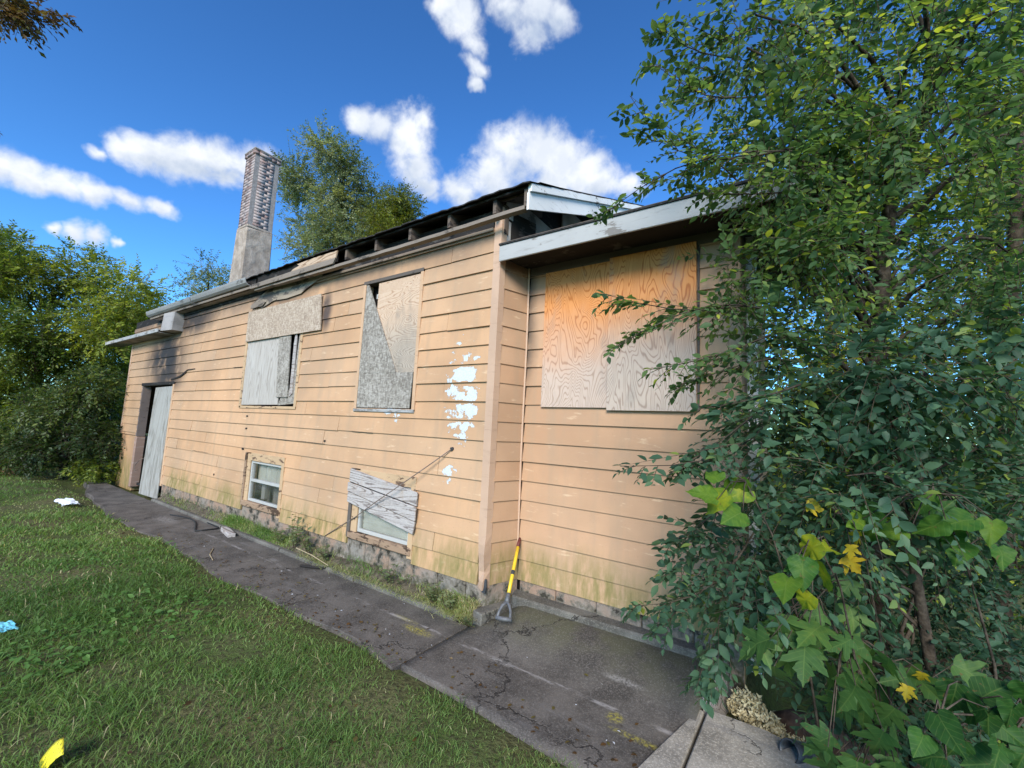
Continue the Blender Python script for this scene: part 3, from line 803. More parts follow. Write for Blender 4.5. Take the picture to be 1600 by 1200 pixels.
MB().tube([(-11.9, YA - .04, .72), (-12.1, YA - .07, .66), (-12.3, YA - .08, .52), (-12.25, YA - .08, .42), (-12.15, YA - .06, .45)], .008, 5).build('loose_wire', MT['wire'], door)

# ---------------- boarded window under the broken eave
def part_empty(name, loc):
    e = bpy.data.objects.new(name, None); e.location = loc; e.empty_display_size = .1
    return link(e, house)
w1 = part_empty('boarded_window', (-6.8, YA, 1.91))
MB().box(-7.66, -5.98, YA + .10, YA + .12, 1.91, 3.5).build('back_panel', MT['char'], w1)
MB().box(-7.72, -7.655, YA - .030, YA + .09, 1.88, 3.52).build('casing', MT['frame_old'], w1, bevel=.003)
MB().box(-6.02, -5.96, YA - .026, YA + .09, 1.88, 3.0).build('casing', MT['frame_old'], w1, bevel=.003)
MB().box(-7.70, -5.96, YA - .030, YA + .05, 1.875, 1.915).build('sill', MT['frame_old'], w1, bevel=.003)
MB().prism_xz([(-7.66, 1.93), (-6.48, 1.94), (-6.52, 3.02), (-7.655, 3.03)], YA - .018, YA - .003).build('plywood_sheet', MT['ply_pale'], w1)
MB().prism_xz([(-6.48, 1.93), (-5.99, 1.96), (-6.01, 2.75), (-6.06, 3.02), (-6.10, 2.2), (-6.40, 2.08)], YA - .014, YA - .001).build('warped_strip', MT['osb_grey'], w1)
MB().prism_xz([(-6.52, 2.05), (-6.20, 2.05), (-6.28, 3.05), (-6.62, 3.06)], YA - .034, YA - .020).build('strand_board_strip', MT['osb_grey'], w1)
MB().prism_xz([(-6.16, 2.06), (-6.08, 2.1), (-6.10, 2.9), (-6.13, 3.14), (-6.17, 2.85)], YA - .028, YA - .016).build('warped_strip', MT['plank'], w1)
MB().prism_xz([(-7.67, 2.985), (-5.47, 2.985), (-5.53, 3.51), (-7.68, 3.50)], YA - .054, YA - .036).build('strand_board_sheet', MT['osb_tan'], w1)
MB().prism_xz([(-7.70, 3.60), (-7.45, 3.57), (-7.25, 3.52), (-6.9, 3.60), (-6.5, 3.58), (-6.1, 3.60), (-5.95, 3.66), (-5.72, 3.72), (-5.55, 3.80), (-5.75, 3.83), (-6.4, 3.84), (-7.1, 3.83)], YA - .040, YA - .030).build('torn_membrane', MT['membrane'], w1)
MB().prism_xz([(-7.62, 3.55), (-7.22, 3.545), (-7.12, 3.60), (-7.3, 3.66), (-7.55, 3.63)], YA - .060, YA - .045).build('torn_flap', MT['strip'], w1)

# ---------------- boarded window with a triangular board
w2 = part_empty('boarded_window', (-4.05, YA, 1.91))
MB().box(-4.57, -3.54, YA + .12, YA + .14, 1.91, 3.5).build('back_panel', MT['char'], w2)
for a, b, c, d in ((-4.60, -4.555, 1.88, 3.53), (-3.56, -3.515, 1.88, 3.53)):
    MB().box(a, b, YA - .028, YA + .09, c, d).build('casing', MT['trim_paint'], w2, bevel=.003)
MB().box(-4.60, -3.515, YA - .030, YA + .09, 3.49, 3.535).build('casing', MT['frieze'], w2, bevel=.003)
MB().box(-4.60, -3.515, YA - .034, YA + .09, 1.87, 1.905).build('sill', MT['white_paint'], w2, bevel=.003)
MB().box(-4.40, -4.28, YA + .03, YA + .05, 3.30, 3.36).build('sash_scrap', MT['vinyl'], w2)
MB().prism_xz([(-4.32, 2.34), (-3.57, 2.33), (-3.57, 3.48), (-4.32, 3.48)], YA - .008, YA + .008).build('plywood_sheet', MT['ply_window'], w2)
MB().prism_xz([(-4.55, 2.35), (-3.86, 2.33), (-4.50, 3.48), (-4.54, 3.48)], YA - .026, YA - .012).build('triangular_strand_board', MT['osb_grey'], w2)
MB().prism_xz([(-4.555, 1.92), (-3.60, 1.92), (-3.58, 2.325), (-4.55, 2.35)], YA - .022, YA - .010).build('strand_board_strip', MT['osb_grey'], w2)

# ---------------- basement windows
def basement_window(x0, x1, z0, z1, planks):
    w = part_empty('basement_window', ((x0 + x1) / 2, YA, z0))
    MB().box(x0, x0 + .055, YA - .034, YA + .10, z0 - .06, z1).build('casing', MT['frieze'] if planks else MT['sill_rot'], w, bevel=.003)
    MB().box(x0 + .055, x0 + .16, YA - .016, YA + .10, z0, z1 - .02).build('casing', MT['frame_old'], w, bevel=.003)
    MB().box(x1 - .07, x1, YA - .028, YA + .10, z0 - .1, z1).build('casing', MT['frame_old'], w, bevel=.003)
    MB().box(x0 + .16, x1 - .07, YA - .020, YA + .10, z1 - .12, z1).build('casing', MT['frame_old'], w, bevel=.003)
    MB().box(x0 + .03, x1 - .01, YA - .045, YA + .10, z0 - .07, z0 + .015).build('sill', MT['sill_rot'], w, bevel=.012)
    a, b, c, d = x0 + .165, x1 - .075, z0 + .02, z1 - .125
    t = .032
    sash = w
    MB().box(a, a + t, YA + .00, YA + .05, c, d).build('frame', MT['vinyl'], sash, bevel=.003)
    MB().box(b - t, b, YA + .00, YA + .05, c, d).build('frame', MT['vinyl'], sash, bevel=.003)
    MB().box(a + t, b - t, YA + .00, YA + .05, c, c + t * 1.2).build('frame', MT['vinyl'], sash, bevel=.003)
    MB().box(a + t, b - t, YA + .00, YA + .05, d - t, d).build('frame', MT['vinyl'], sash, bevel=.003)
    if not planks:
        zm = c + (d - c) * .52
        MB().box(a + t, b - t, YA - .004, YA + .045, zm - .02, zm + .02).build('meeting_rail', MT['vinyl'], sash, bevel=.003)
        MB().add([(a + t, YA + .022, c + t), (b - t, YA + .022, c + t), (b - t, YA + .022, zm - .02), (a + t, YA + .022, zm - .02)], [(0, 1, 2, 3)]).build('pane', MT['glass'], sash)
        MB().add([(a + t, YA + .030, zm + .02), (b - t, YA + .030, zm + .02), (b - t, YA + .030, d - t), (a + t, YA + .030, d - t)], [(0, 1, 2, 3)]).build('pane', MT['glass'], sash)
        # curtain folds and clutter behind
        vs, fs = [], []
        n = 40
        for i in range(n + 1):
            xx = a + (b - a) * i / n; yy = YA + .12 + .018 * math.sin(i * .9) + .01 * math.sin(i * 2.3)
            vs += [(xx, yy, zm - .06), (xx, yy, d)]
        fs = [(2 * i, 2 * i + 2, 2 * i + 3, 2 * i + 1) for i in range(n)]
        MB().add(vs, fs).build('curtain', MT['blind'], w, smooth=True)
        MB().box(a + .06, a + .16, YA + .16, YA + .24, c, zm - .05).build('stored_box', MT['grey_board'], w, bevel=.01)
        MB().tube([(b - .2, YA + .2, c + .0), (b - .2, YA + .2, c + .1), (b - .17, YA + .19, c + .2)], [.09, .10, .03], 10).build('stored_bag', MT['litter_white'], w)
        MB().box(a - .1, b + .1, YA + .32, YA + .34, c - .2, d + .1).build('back_panel', MT['grey_board'], w)
    else:
        MB().add([(a + t, YA + .022, c + t * 1.2), (b - t, YA + .022, c + t * 1.2), (b - t, YA + .022, d - t), (a + t, YA + .022, d - t)], [(0, 1, 2, 3)]).build('pane', MT['glass'], sash)
        k = 0
        zz = c
        while zz < d:
            MB().hexa([(a, YA + .050, zz), (b, YA + .050, zz), (b, YA + .060, zz), (a, YA + .060, zz),
                       (a, YA + .058, zz + .052), (b, YA + .058, zz + .052), (b, YA + .066, zz + .052), (a, YA + .066, zz + .052)]).build('blind_slat', MT['blind'], w)
            zz += .055
    return w
basement_window(-7.28, -6.10, .43, 1.18, False)
bw = basement_window(-4.53, -3.40, .43, 1.18, True)
for q, yo in (([(-4.52, 1.025), (-3.345, .89), (-3.345, 1.03), (-4.515, 1.175)], .040), ([(-4.515, .915), (-3.335, .738), (-3.33, .882), (-4.515, 1.015)], .060), ([(-4.525, .785), (-3.37, .60), (-3.345, .728), (-4.52, .905)], .046)):
    MB().prism_xz(q, YA - yo - .016, YA - yo + .004).build('plank', MT['plank'], bw, bevel=.003)

# ---------------- porch window sheets
pw = part_empty('boarded_window', (-1.4, YB, 1.97))
MB().box(-2.115, -1.40, YB - .036, YB - .021, 1.975, 3.345).build('plywood_sheet', MT['ply_porch'], pw)
MB().box(-1.425, -.676, YB - .054, YB - .039, 1.952, 3.365).build('plywood_sheet', MT['ply_porch2'], pw)
MB().box(-.672, -.655, YB - .030, YB + .02, 1.96, 3.36).build('casing', MT['frieze'], pw)

# ---------------- roof
slope_len = RIDGE_Y - EAVE_Y
def rz(y): return EAVE_Z + PITCH * (y - EAVE_Y)
RX0, RX1 = -12.25, -2.03
roof = part_empty('roof', (-7.2, RIDGE_Y, rz(RIDGE_Y)))
MB().prism_yz([(EAVE_Y, EAVE_Z - .045), (RIDGE_Y, rz(RIDGE_Y) - .045), (2 * RIDGE_Y - EAVE_Y, EAVE_Z - .045), (2 * RIDGE_Y - EAVE_Y, EAVE_Z - .022), (RIDGE_Y, rz(RIDGE_Y) - .022), (EAVE_Y, EAVE_Z - .022)], RX0, RX1).build('roof_deck', MT['char'], roof)
# ragged shingle courses near the eave, then the field
nsx = 150
def shingle_course(y0, y1, lift, rag, name='shingle_course'):
    vs, fs = [], []
    for i in range(nsx + 1):
        xx = RX0 - .02 + (RX1 - RX0 + .05) * i / nsx
        j = random.uniform(-rag, rag * .3); dz = random.uniform(0, rag * .45)
        ya = y0 + j
        vs += [(xx, ya, rz(ya) - .018 + lift + dz), (xx, y1, rz(y1) - .018 + lift * .4), (xx, ya, rz(ya) - .006 + lift + dz), (xx, y1, rz(y1) - .008 + lift * .4)]
    for i in range(nsx):
        a = i * 4; b = a + 4
        fs += [(a, a + 1, b + 1, b), (a + 2, b + 2, b + 3, a + 3), (a, b, b + 2, a + 2)]
    return MB().add(vs, fs).build(name, MT['shingle'], roof)
shingle_course(EAVE_Y - .035, EAVE_Y + .35, .004, .034)
shingle_course(EAVE_Y + .13, EAVE_Y + .6, .012, .012)
MB().prism_yz([(EAVE_Y + .3, rz(EAVE_Y + .3) - .02), (RIDGE_Y, rz(RIDGE_Y) - .02), (2 * RIDGE_Y - EAVE_Y, EAVE_Z - .02), (2 * RIDGE_Y - EAVE_Y, EAVE_Z + .0), (RIDGE_Y, rz(RIDGE_Y) + .005), (EAVE_Y + .3, rz(EAVE_Y + .3) + .004)], RX0 - .02, RX1 + .02).build('shingle_field', MT['shingle'], roof)
# rafter tails
xr = XC - .01
while xr > -11.4:
    MB().prism_yz([(EAVE_Y + .02, EAVE_Z - .185), (EAVE_Y + .35, EAVE_Z - .10), (EAVE_Y + .9, rz(EAVE_Y + .9) - .20), (EAVE_Y + .9, rz(EAVE_Y + .9) - .05), (EAVE_Y + .02, EAVE_Z - .042)], xr - .02, xr + .02).build('rafter_tail', MT['rafter'], roof)
    xr -= .61
# long strip carrying the lost soffit, and the frieze on the wall head
vs, fs = [], []
for i in range(30):
    xx = -7.25 + (5.19) * i / 29; dz = -.02 * math.sin(i / 29 * math.pi) + random.uniform(-.004, .004)
    vs += [(xx, EAVE_Y - .03, 3.775 + dz), (xx, EAVE_Y + .03, 3.77 + dz), (xx, EAVE_Y + .03, 3.80 + dz), (xx, EAVE_Y - .03, 3.812 + dz)]
for i in range(29):
    a = i * 4; b = a + 4
    fs += [(a, b, b + 3, a + 3), (a + 1, a, a + 3, a + 2)[::1], (a, a + 1, b + 1, b), (a + 3, b + 3, b + 2, a + 2), (a + 1, a + 2, b + 2, b + 1)]
fs = [f for f in fs]
MB().add(vs, fs).build('soffit_strip', MT['strip'], roof)
MB().box(-12.1, XC - .085, YA - .035, YA - .005, 3.775, 3.90).build('frieze_board', MT['char'], roof)
MB().box(-5.75, XC - .085, YA - .050, YA - .036, 3.735, 3.765).build('frieze_strip', MT['strip'], roof)
MB().box(-12.1, -7.2, EAVE_Y + .02, YA - .006, 3.835, 3.85).build('soffit_board', MT['grey_board'], roof)
# closed part: fascia and gutter
MB().box(-12.22, -7.25, EAVE_Y + .0, EAVE_Y + .018, 3.84, 4.0).build('fascia_board', MT['char'], roof)
gp = [(3.09, 3.90), (3.05, 3.905), (3.02, 3.93), (3.005, 3.975), (3.00, 4.005), (2.992, 4.005), (2.996, 3.97), (3.012, 3.922), (3.046, 3.893), (3.09, 3.888)]
for a, b, dz in ((-12.28, -9.75, -.005), (-9.72, -7.45, .0)):
    MB().prism_yz([(y_, z_ + dz) for y_, z_ in gp], a, b).build('gutter', MT['gutter'], roof)
MB().box(-12.24, -7.3, EAVE_Y - .025, EAVE_Y - .004, 3.835, 3.875).build('fascia_mould', MT['strip'], roof)
# burnt-off stretch with bare fascia timber
MB().prism_xz([(-6.20, 3.885), (-5.05, 3.885), (-5.02, 3.99), (-5.6, 3.995), (-6.02, 3.985), (-5.95, 3.95), (-6.10, 3.93)], EAVE_Y - .03, EAVE_Y - .008).build('bare_fascia', MT['bare_wood'], roof, bevel=.003)
MB().prism_xz([(-7.35, 3.80), (-5.05, 3.80), (-5.0, 3.875), (-5.9, 3.88), (-7.30, 3.87)], EAVE_Y - .06, EAVE_Y - .034).build('fascia_scrap', MT['strip'], roof, bevel=.003)
MB().box(-7.3, -5.05, EAVE_Y + .0, EAVE_Y + .016, 3.85, 4.0).build('burnt_fascia', MT['char'], roof)
# gable rake: two white boards, end grain, charred soffit
def slant(name, x0, x1, za, zb, mat, y0=EAVE_Y, y1=RIDGE_Y, bevel=.003, rag=0.0):
    n = 24; vs, fs = [], []
    for i in range(n + 1):
        yy = y0 + (y1 - y0) * i / n; j = random.uniform(-rag, rag)
        vs += [(x0, yy, rz(yy) + za), (x1, yy, rz(yy) + za), (x1, yy, rz(yy) + zb + j), (x0, yy, rz(yy) + zb + j)]
    for i in range(n):
        a = i * 4; b = a + 4
        fs += [(a, a + 1, b + 1, b), (a + 1, a + 2, b + 2, b + 1), (a + 2, a + 3, b + 3, b + 2), (a + 3, a, b, b + 3)]
    fs += [(3, 2, 1, 0), (n * 4, n * 4 + 1, n * 4 + 2, n * 4 + 3)]
    return MB().add(vs, fs).build(name, mat, roof)
slant('rake_board', -2.050, -2.028, -.265, -.096, MT['rake_paint'], EAVE_Y - .01)
slant('rake_moulding', -2.044, -2.006, -.090, -.016, MT['rake_paint'], EAVE_Y - .005, rag=.004)
slant('rake_soffit', XC + .0, -2.052, -.075, -.055, MT['rafter'], EAVE_Y + .1)
slant('rake_lookout', -2.09, -2.052, -.25, -.05, MT['rafter'], EAVE_Y - .0, EAVE_Y + 3.4)
# attic wall above the porch roof: smoke-stained sheets
for y0, y1, za, zb, xo in ((3.30, 4.05, 3.58, 3.86, .004), (3.28, 4.45, 3.885, 4.16, .010), (4.08, 5.1, 3.60, 4.10, .002), (4.47, 5.6, 4.12, 4.62, .008)):
    MB().prism_yz([(y0, za), (y1, za + .01), (y1 + .03, zb - .02), (y0, zb)], XC + .002 + xo, XC + .018 + xo).build('attic_sheet', MT['attic'], roof)
MB().prism_yz([(YA + .02, 3.4), (10.3, 3.4), (10.3, 3.95), (RIDGE_Y, rz(RIDGE_Y) - .06), (YA + .02, rz(YA + .02) - .06)], XC - .05, XC).build('gable_wall', MT['char'], roof)
MB().hexa([(XC + .02, 4.15, 3.72), (XC + .30, 4.25, 3.78), (XC + .31, 4.27, 3.78), (XC + .03, 4.17, 3.72), (XC + .02, 4.10, 3.98), (XC + .26, 4.20, 3.93), (XC + .27, 4.22, 3.93), (XC + .03, 4.12, 3.98)]).build('hanging_scrap', MT['membrane'], roof)
MB().box(XC - .03, XC + .03, YA - .005, YA + .06, 3.7, 4.0).build('corner_post', MT['rafter'], roof)
# lower eave at the far end
low = part_empty('lower_eave', (-13.0, YA, 3.4))
MB().prism_yz([(2.98, 3.47), (4.6, 3.47 + .9 * PITCH * 1.8), (4.6, 3.53 + .9 * PITCH * 1.8), (2.98, 3.50)], -15.1, -11.15).build('roof_deck', MT['grey_board'], low)
MB().box(-15.12, -11.2, 2.955, 2.978, 3.43, 3.51).build('fascia_board', MT['white_paint'], low, bevel=.004)
MB().box(-15.1, -11.2, 2.98, YA + .02, 3.425, 3.44).build('soffit_board', MT['grey_board'], low)
MB().hexa([(-11.15, 2.99, 3.45), (-10.70, 3.05, 3.45), (-10.70, YA, 3.45), (-11.15, YA, 3.45), (-11.15, 3.02, 3.84), (-10.70, 3.07, 3.84), (-10.70, YA, 3.84), (-11.15, YA, 3.84)]).build('box_end', MT['grey_board'], low, bevel=.004)

# porch roof
pr = part_empty('porch_roof', (-1.3, 3.2, 3.5))
def pz(y): return 3.535 + .10 * (y - 3.2)
MB().prism_yz([(3.20, pz(3.2) - .03), (6.7, pz(6.7) - .03), (6.7, pz(6.7)), (3.20, pz(3.2))], XC + .03, .12).build('roof_deck', MT['char'], pr)
MB().prism_yz([(3.165, pz(3.165) + .002), (6.72, pz(6.72) + .002), (6.72, pz(6.72) + .02), (3.165, pz(3.165) + .018)], XC + .03, .15).build('shingle_field', MT['shingle'], pr)
MB().box(XC + .03, .10, 3.178, 3.200, 3.375, 3.535).build('fascia_board', MT['white_paint'], pr, bevel=.004)
MB().box(XC + .032, .11, 3.168, 3.190, 3.538, 3.556).build('drip_strip', MT['rafter'], pr)
MB().box(XC + .06, .10, 3.202, YB - .02, 3.43, 3.445).build('soffit_board', MT['char'], pr)
MB().box(XI + .03, XE - .05, YB - .034, YB - .018, 3.345, 3.43).build('frieze_board', MT['frieze'], pr)
MB().box(.078, .098, 3.202, 6.6, 3.38, 3.50).build('rake_board', MT['white_paint'], pr)
MB().box(-.345, -.27, 3.88, 3.95, 0, 3.45).build('porch_post', MT['rake_paint'], pr, bevel=.004)

# ---------------- chimney: whitewashed bricks above a stuccoed base
ch = part_empty('chimney', (-10.4, 4.3, 4.3))
CX0, CX1, CY0, CY1 = -10.62, -10.16, 4.0, 4.54
MB().hexa([(CX0 - .09, CY0 - .04, 4.2), (CX1 + .06, CY0 - .04, 4.2), (CX1 + .06, CY1 + .04, 4.2), (CX0 - .09, CY1 + .04, 4.2),
           (CX0 - .028, CY0 - .018, 6.02), (CX1 + .022, CY0 - .018, 5.96), (CX1 + .022, CY1 + .015, 6.02), (CX0 - .028, CY1 + .015, 6.08)]).build('stucco_base', MT['stucco'], ch, bevel=.025)
MB().box(CX0 + .003, CX1 - .003, CY0 + .003, CY1 - .003, 5.9, 7.80).build('mortar_core', MT['mortar'], ch)
bv, bt, tn = [], [], []
def brick_add(x0, x1, y0, y1, z0, z1):
    b = len(bv)
    bv.extend([(x0, y0, z0), (x1, y0, z0), (x1, y1, z0), (x0, y1, z0), (x0, y0, z1), (x1, y0, z1), (x1, y1, z1), (x0, y1, z1)])
    for f in ((3, 2, 1, 0), (4, 5, 6, 7), (0, 1, 5, 4), (1, 2, 6, 5), (2, 3, 7, 6), (3, 0, 4, 7)):
        bt.append((b + f[0], b + f[1], b + f[2])); bt.append((b + f[0], b + f[2], b + f[3]))
    tn.extend([random.random()] * 8)
z = 6.06; row = 0
while z < 7.82:
    cap = z > 7.70
    o_ = .025 if cap else 0
    for face in range(4):
        horiz = face in (0, 2)
        a0, a1 = (CX0 - o_, CX1 + o_) if horiz else (CY0 - o_ + .102, CY1 + o_ - .102)
        n = 2 if horiz else 2
        cuts = [a0, a0 + (a1 - a0) * (.5 if (row + face) % 2 else .28), a1] if horiz else [a0, a0 + (a1 - a0) * (.5 if row % 2 else .7), a1]
        for c, d in zip(cuts[:-1], cuts[1:]):
            j = random.uniform(-.001, .003)
            if face == 0: brick_add(c + .004, d - .004, CY0 - o_ - j, CY0 + .10, z, z + .060)
            elif face == 2: brick_add(c + .004, d - .004, CY1 - .10, CY1 + o_ + j, z, z + .060)
            elif face == 1: brick_add(CX1 - .10, CX1 + o_ + j, c + .004, d - .004, z, z + .060)
            else: brick_add(CX0 - o_ - j, CX0 + .10, c + .004, d - .004, z, z + .060)
    z += .070; row += 1
bo = big_mesh('brickwork', bv, bt, MT['brick'], ch, tn); tag(bo, kind='stuff')
MB().box(CX0 - .035, CX1 + .035, CY0 - .035, CY1 + .035, 7.835, 7.875).build('cap_wash', MT['mortar'], ch, bevel=.01)
MB().box(CX0 - .02, CX1 + .014, CY0 - .012, CY1 + .012, 5.98, 6.05).build('stucco_ledge', MT['stucco'], ch, bevel=.02)

# ------------------------------------------------------------------ foliage tools
def fan(outline, centre):
    n = len(outline)
    return np.array([centre] + outline, float), np.array([(0, i + 1, (i + 1) % n + 1) for i in range(n)])
LEAF_FAR = (np.array([(0, 0, 0), (.25, .45, .07), (0, 1, -.06), (-.25, .45, .07)], float), np.array([(0, 1, 2), (0, 2, 3)]))
LEAF_NEAR = (np.array([(0, 0, 0), (.16, .16, .04), (.27, .42, .07), (.19, .72, .03), (0, 1.02, -.10), (-.19, .72, .03), (-.27, .42, .07), (-.16, .16, .04), (0, .45, 0)], float),
             np.array([(0, 1, 8), (1, 2, 8), (2, 3, 8), (3, 4, 8), (4, 5, 8), (5, 6, 8), (6, 7, 8), (7, 0, 8)]))
def heart():
    half = [(0, .07), (.12, 0), (.27, .02), (.39, .13), (.44, .29), (.40, .46), (.36, .52), (.30, .64), (.18, .80), (.07, .93), (0, 1.05)]
    pts = half + [(-x, y) for x, y in half[-2:0:-1]]
    o = [(x, y, .16 * abs(x) - .16 * y * y + .03 * ((i * 5) % 3 - 1)) for i, (x, y) in enumerate(pts)]
    return fan(o, (0, .40, 0))
LEAF_HEART = heart()
def maple():
    half = [(0, 0), (.12, -.03), (.28, -.02), (.42, .05), (.36, .10), (.25, .18), (.36, .25), (.38, .34), (.50, .42), (.56, .60), (.42, .56), (.34, .54), (.16, .40), (.20, .56), (.26, .66), (.15, .72), (.13, .84), (.05, .90), (0, 1.03)]
    pts = half + [(-x, y) for x, y in half[-2:0:-1]]
    o = [(x, y, .14 * abs(x) - .14 * y * y) for i, (x, y) in enumerate(pts)]
    return fan(o, (0, .34, 0))
LEAF_MAPLE = maple()

def scatter(tmpl, pos, axis, normal, size, tint):
    tv, tf = tmpl
    a = nrm(axis); s = nrm(np.cross(a, normal)); n = np.cross(s, a)
    size = np.asarray(size).reshape(-1, 1, 1)
    V = pos[:, None, :] + size * (tv[None, :, 0:1] * s[:, None, :] + tv[None, :, 1:2] * a[:, None, :] + tv[None, :, 2:3] * n[:, None, :])
    N = len(pos); k = len(tv)
    T = tf[None] + (np.arange(N) * k)[:, None, None]
    ti = np.repeat(np.asarray(tint, float), k)
    if k > 12: ti = ti + np.tile(np.concatenate([[.10], np.tile([-.05, .03, -.08], k)[:k - 1]]), N)
    return V.reshape(-1, 3), T.reshape(-1, 3), np.clip(ti, 0, 1)

def tubes(P0, P1, r0, r1):
    """many 3-sided tapered sticks"""
    d = nrm(P1 - P0)
    h = np.where(np.abs(d[:, 2:3]) > .9, np.array([[1., 0, 0]]), np.array([[0, 0, 1.]]))
    u = nrm(np.cross(d, h)); w = np.cross(d, u)
    r0 = np.broadcast_to(np.asarray(r0, float).reshape(-1, 1), (len(P0), 1)); r1 = np.broadcast_to(np.asarray(r1, float).reshape(-1, 1), (len(P0), 1))
    rings = []
    for P, r in ((P0, r0), (P1, r1)):
        for k in range(3):
            a = 2 * math.pi * k / 3
            rings.append(P + r * (u * math.cos(a) + w * math.sin(a)))
    V = np.stack(rings, 1)
    f = np.array([(0, 1, 4), (0, 4, 3), (1, 2, 5), (1, 5, 4), (2, 0, 3), (2, 3, 5)])
    T = f[None] + (np.arange(len(P0)) * 6)[:, None, None]
    return V.reshape(-1, 3), T.reshape(-1, 3)

def cat(parts):
    V, T, A, off = [], [], [], 0
    for p in parts:
        V.append(p[0]); T.append(p[1] + off); off += len(p[0])
        if len(p) > 2: A.append(p[2])
    return np.concatenate(V), np.concatenate(T), (np.concatenate(A) if A else None)

def sprays(base, dirs, L, k, tmpl, lsize, tint0, tintj=.20, droop=.25, ang=55):
    """leafy twigs: base (S,3), dirs (S,3); alternate leaves along each"""
    S = len(base); dirs = nrm(dirs); L = np.broadcast_to(np.asarray(L, float), (S,))
    up_ = np.array([0, 0, 1.]) + rng.normal(0, .35, (S, 3))
    side = nrm(np.cross(dirs, up_)); nor = np.cross(side, dirs)
    t = (np.arange(k) + .7) / k
    P = base[:, None] + dirs[:, None] * (t[None, :, None] * L[:, None, None])
    P[..., 2] -= droop * (t ** 2)[None] * L[:, None]
    tang = dirs[:, None] * np.ones((1, k, 1)); tang = tang.copy(); tang[..., 2] -= 2 * droop * t[None]
    sg = np.where(np.arange(k) % 2 == 0, 1., -1.)
    a = math.radians(ang)
    fade = np.where(t > .93, .35, 1.)
    ax = tang * math.cos(a) + side[:, None] * (sg * fade)[None, :, None] * math.sin(a) + rng.normal(0, .22, (S, k, 3))
    nn = nor[:, None] + rng.normal(0, .38, (S, k, 3))
    sz = lsize * rng.uniform(.5, 1.3, (S, k)) * rng.uniform(.75, 1.2, (S, 1)) * (1 - .35 * np.abs(t - .45))[None]
    ti = np.repeat(np.asarray(tint0).reshape(-1, 1), k, 1) + rng.normal(0, tintj, (S, k))
    leaves = scatter(tmpl, P.reshape(-1, 3), ax.reshape(-1, 3), nn.reshape(-1, 3), sz.ravel(), ti.ravel())
    m = 4
    tt = np.linspace(0, 1, m + 1)
    Q = base[:, None] + dirs[:, None] * (tt[None, :, None] * L[:, None, None]); Q[..., 2] -= droop * (tt ** 2)[None] * L[:, None]
    return leaves, Q

def twig_mesh(Q, r=.0035):
    m = Q.shape[1] - 1
    P0 = Q[:, :-1].reshape(-1, 3); P1 = Q[:, 1:].reshape(-1, 3)
    ra = np.tile(np.linspace(r, r * .35, m + 1)[:-1], len(Q)); rb = np.tile(np.linspace(r, r * .35, m + 1)[1:], len(Q))
    return tubes(P0, P1, ra, rb)

def limb_pts(a, b, sag=.12, n=5):
    a = np.array(a, float); b = np.array(b, float)
    t = np.linspace(0, 1, n)[:, None]
    p = a + (b - a) * t
    d = np.linalg.norm(b - a)
    p += np.sin(t * math.pi) * rng.normal(0, .06, (1, 3)) * d
    p[:, 2] += np.sin(t[:, 0] * math.pi) * sag * d
    return p

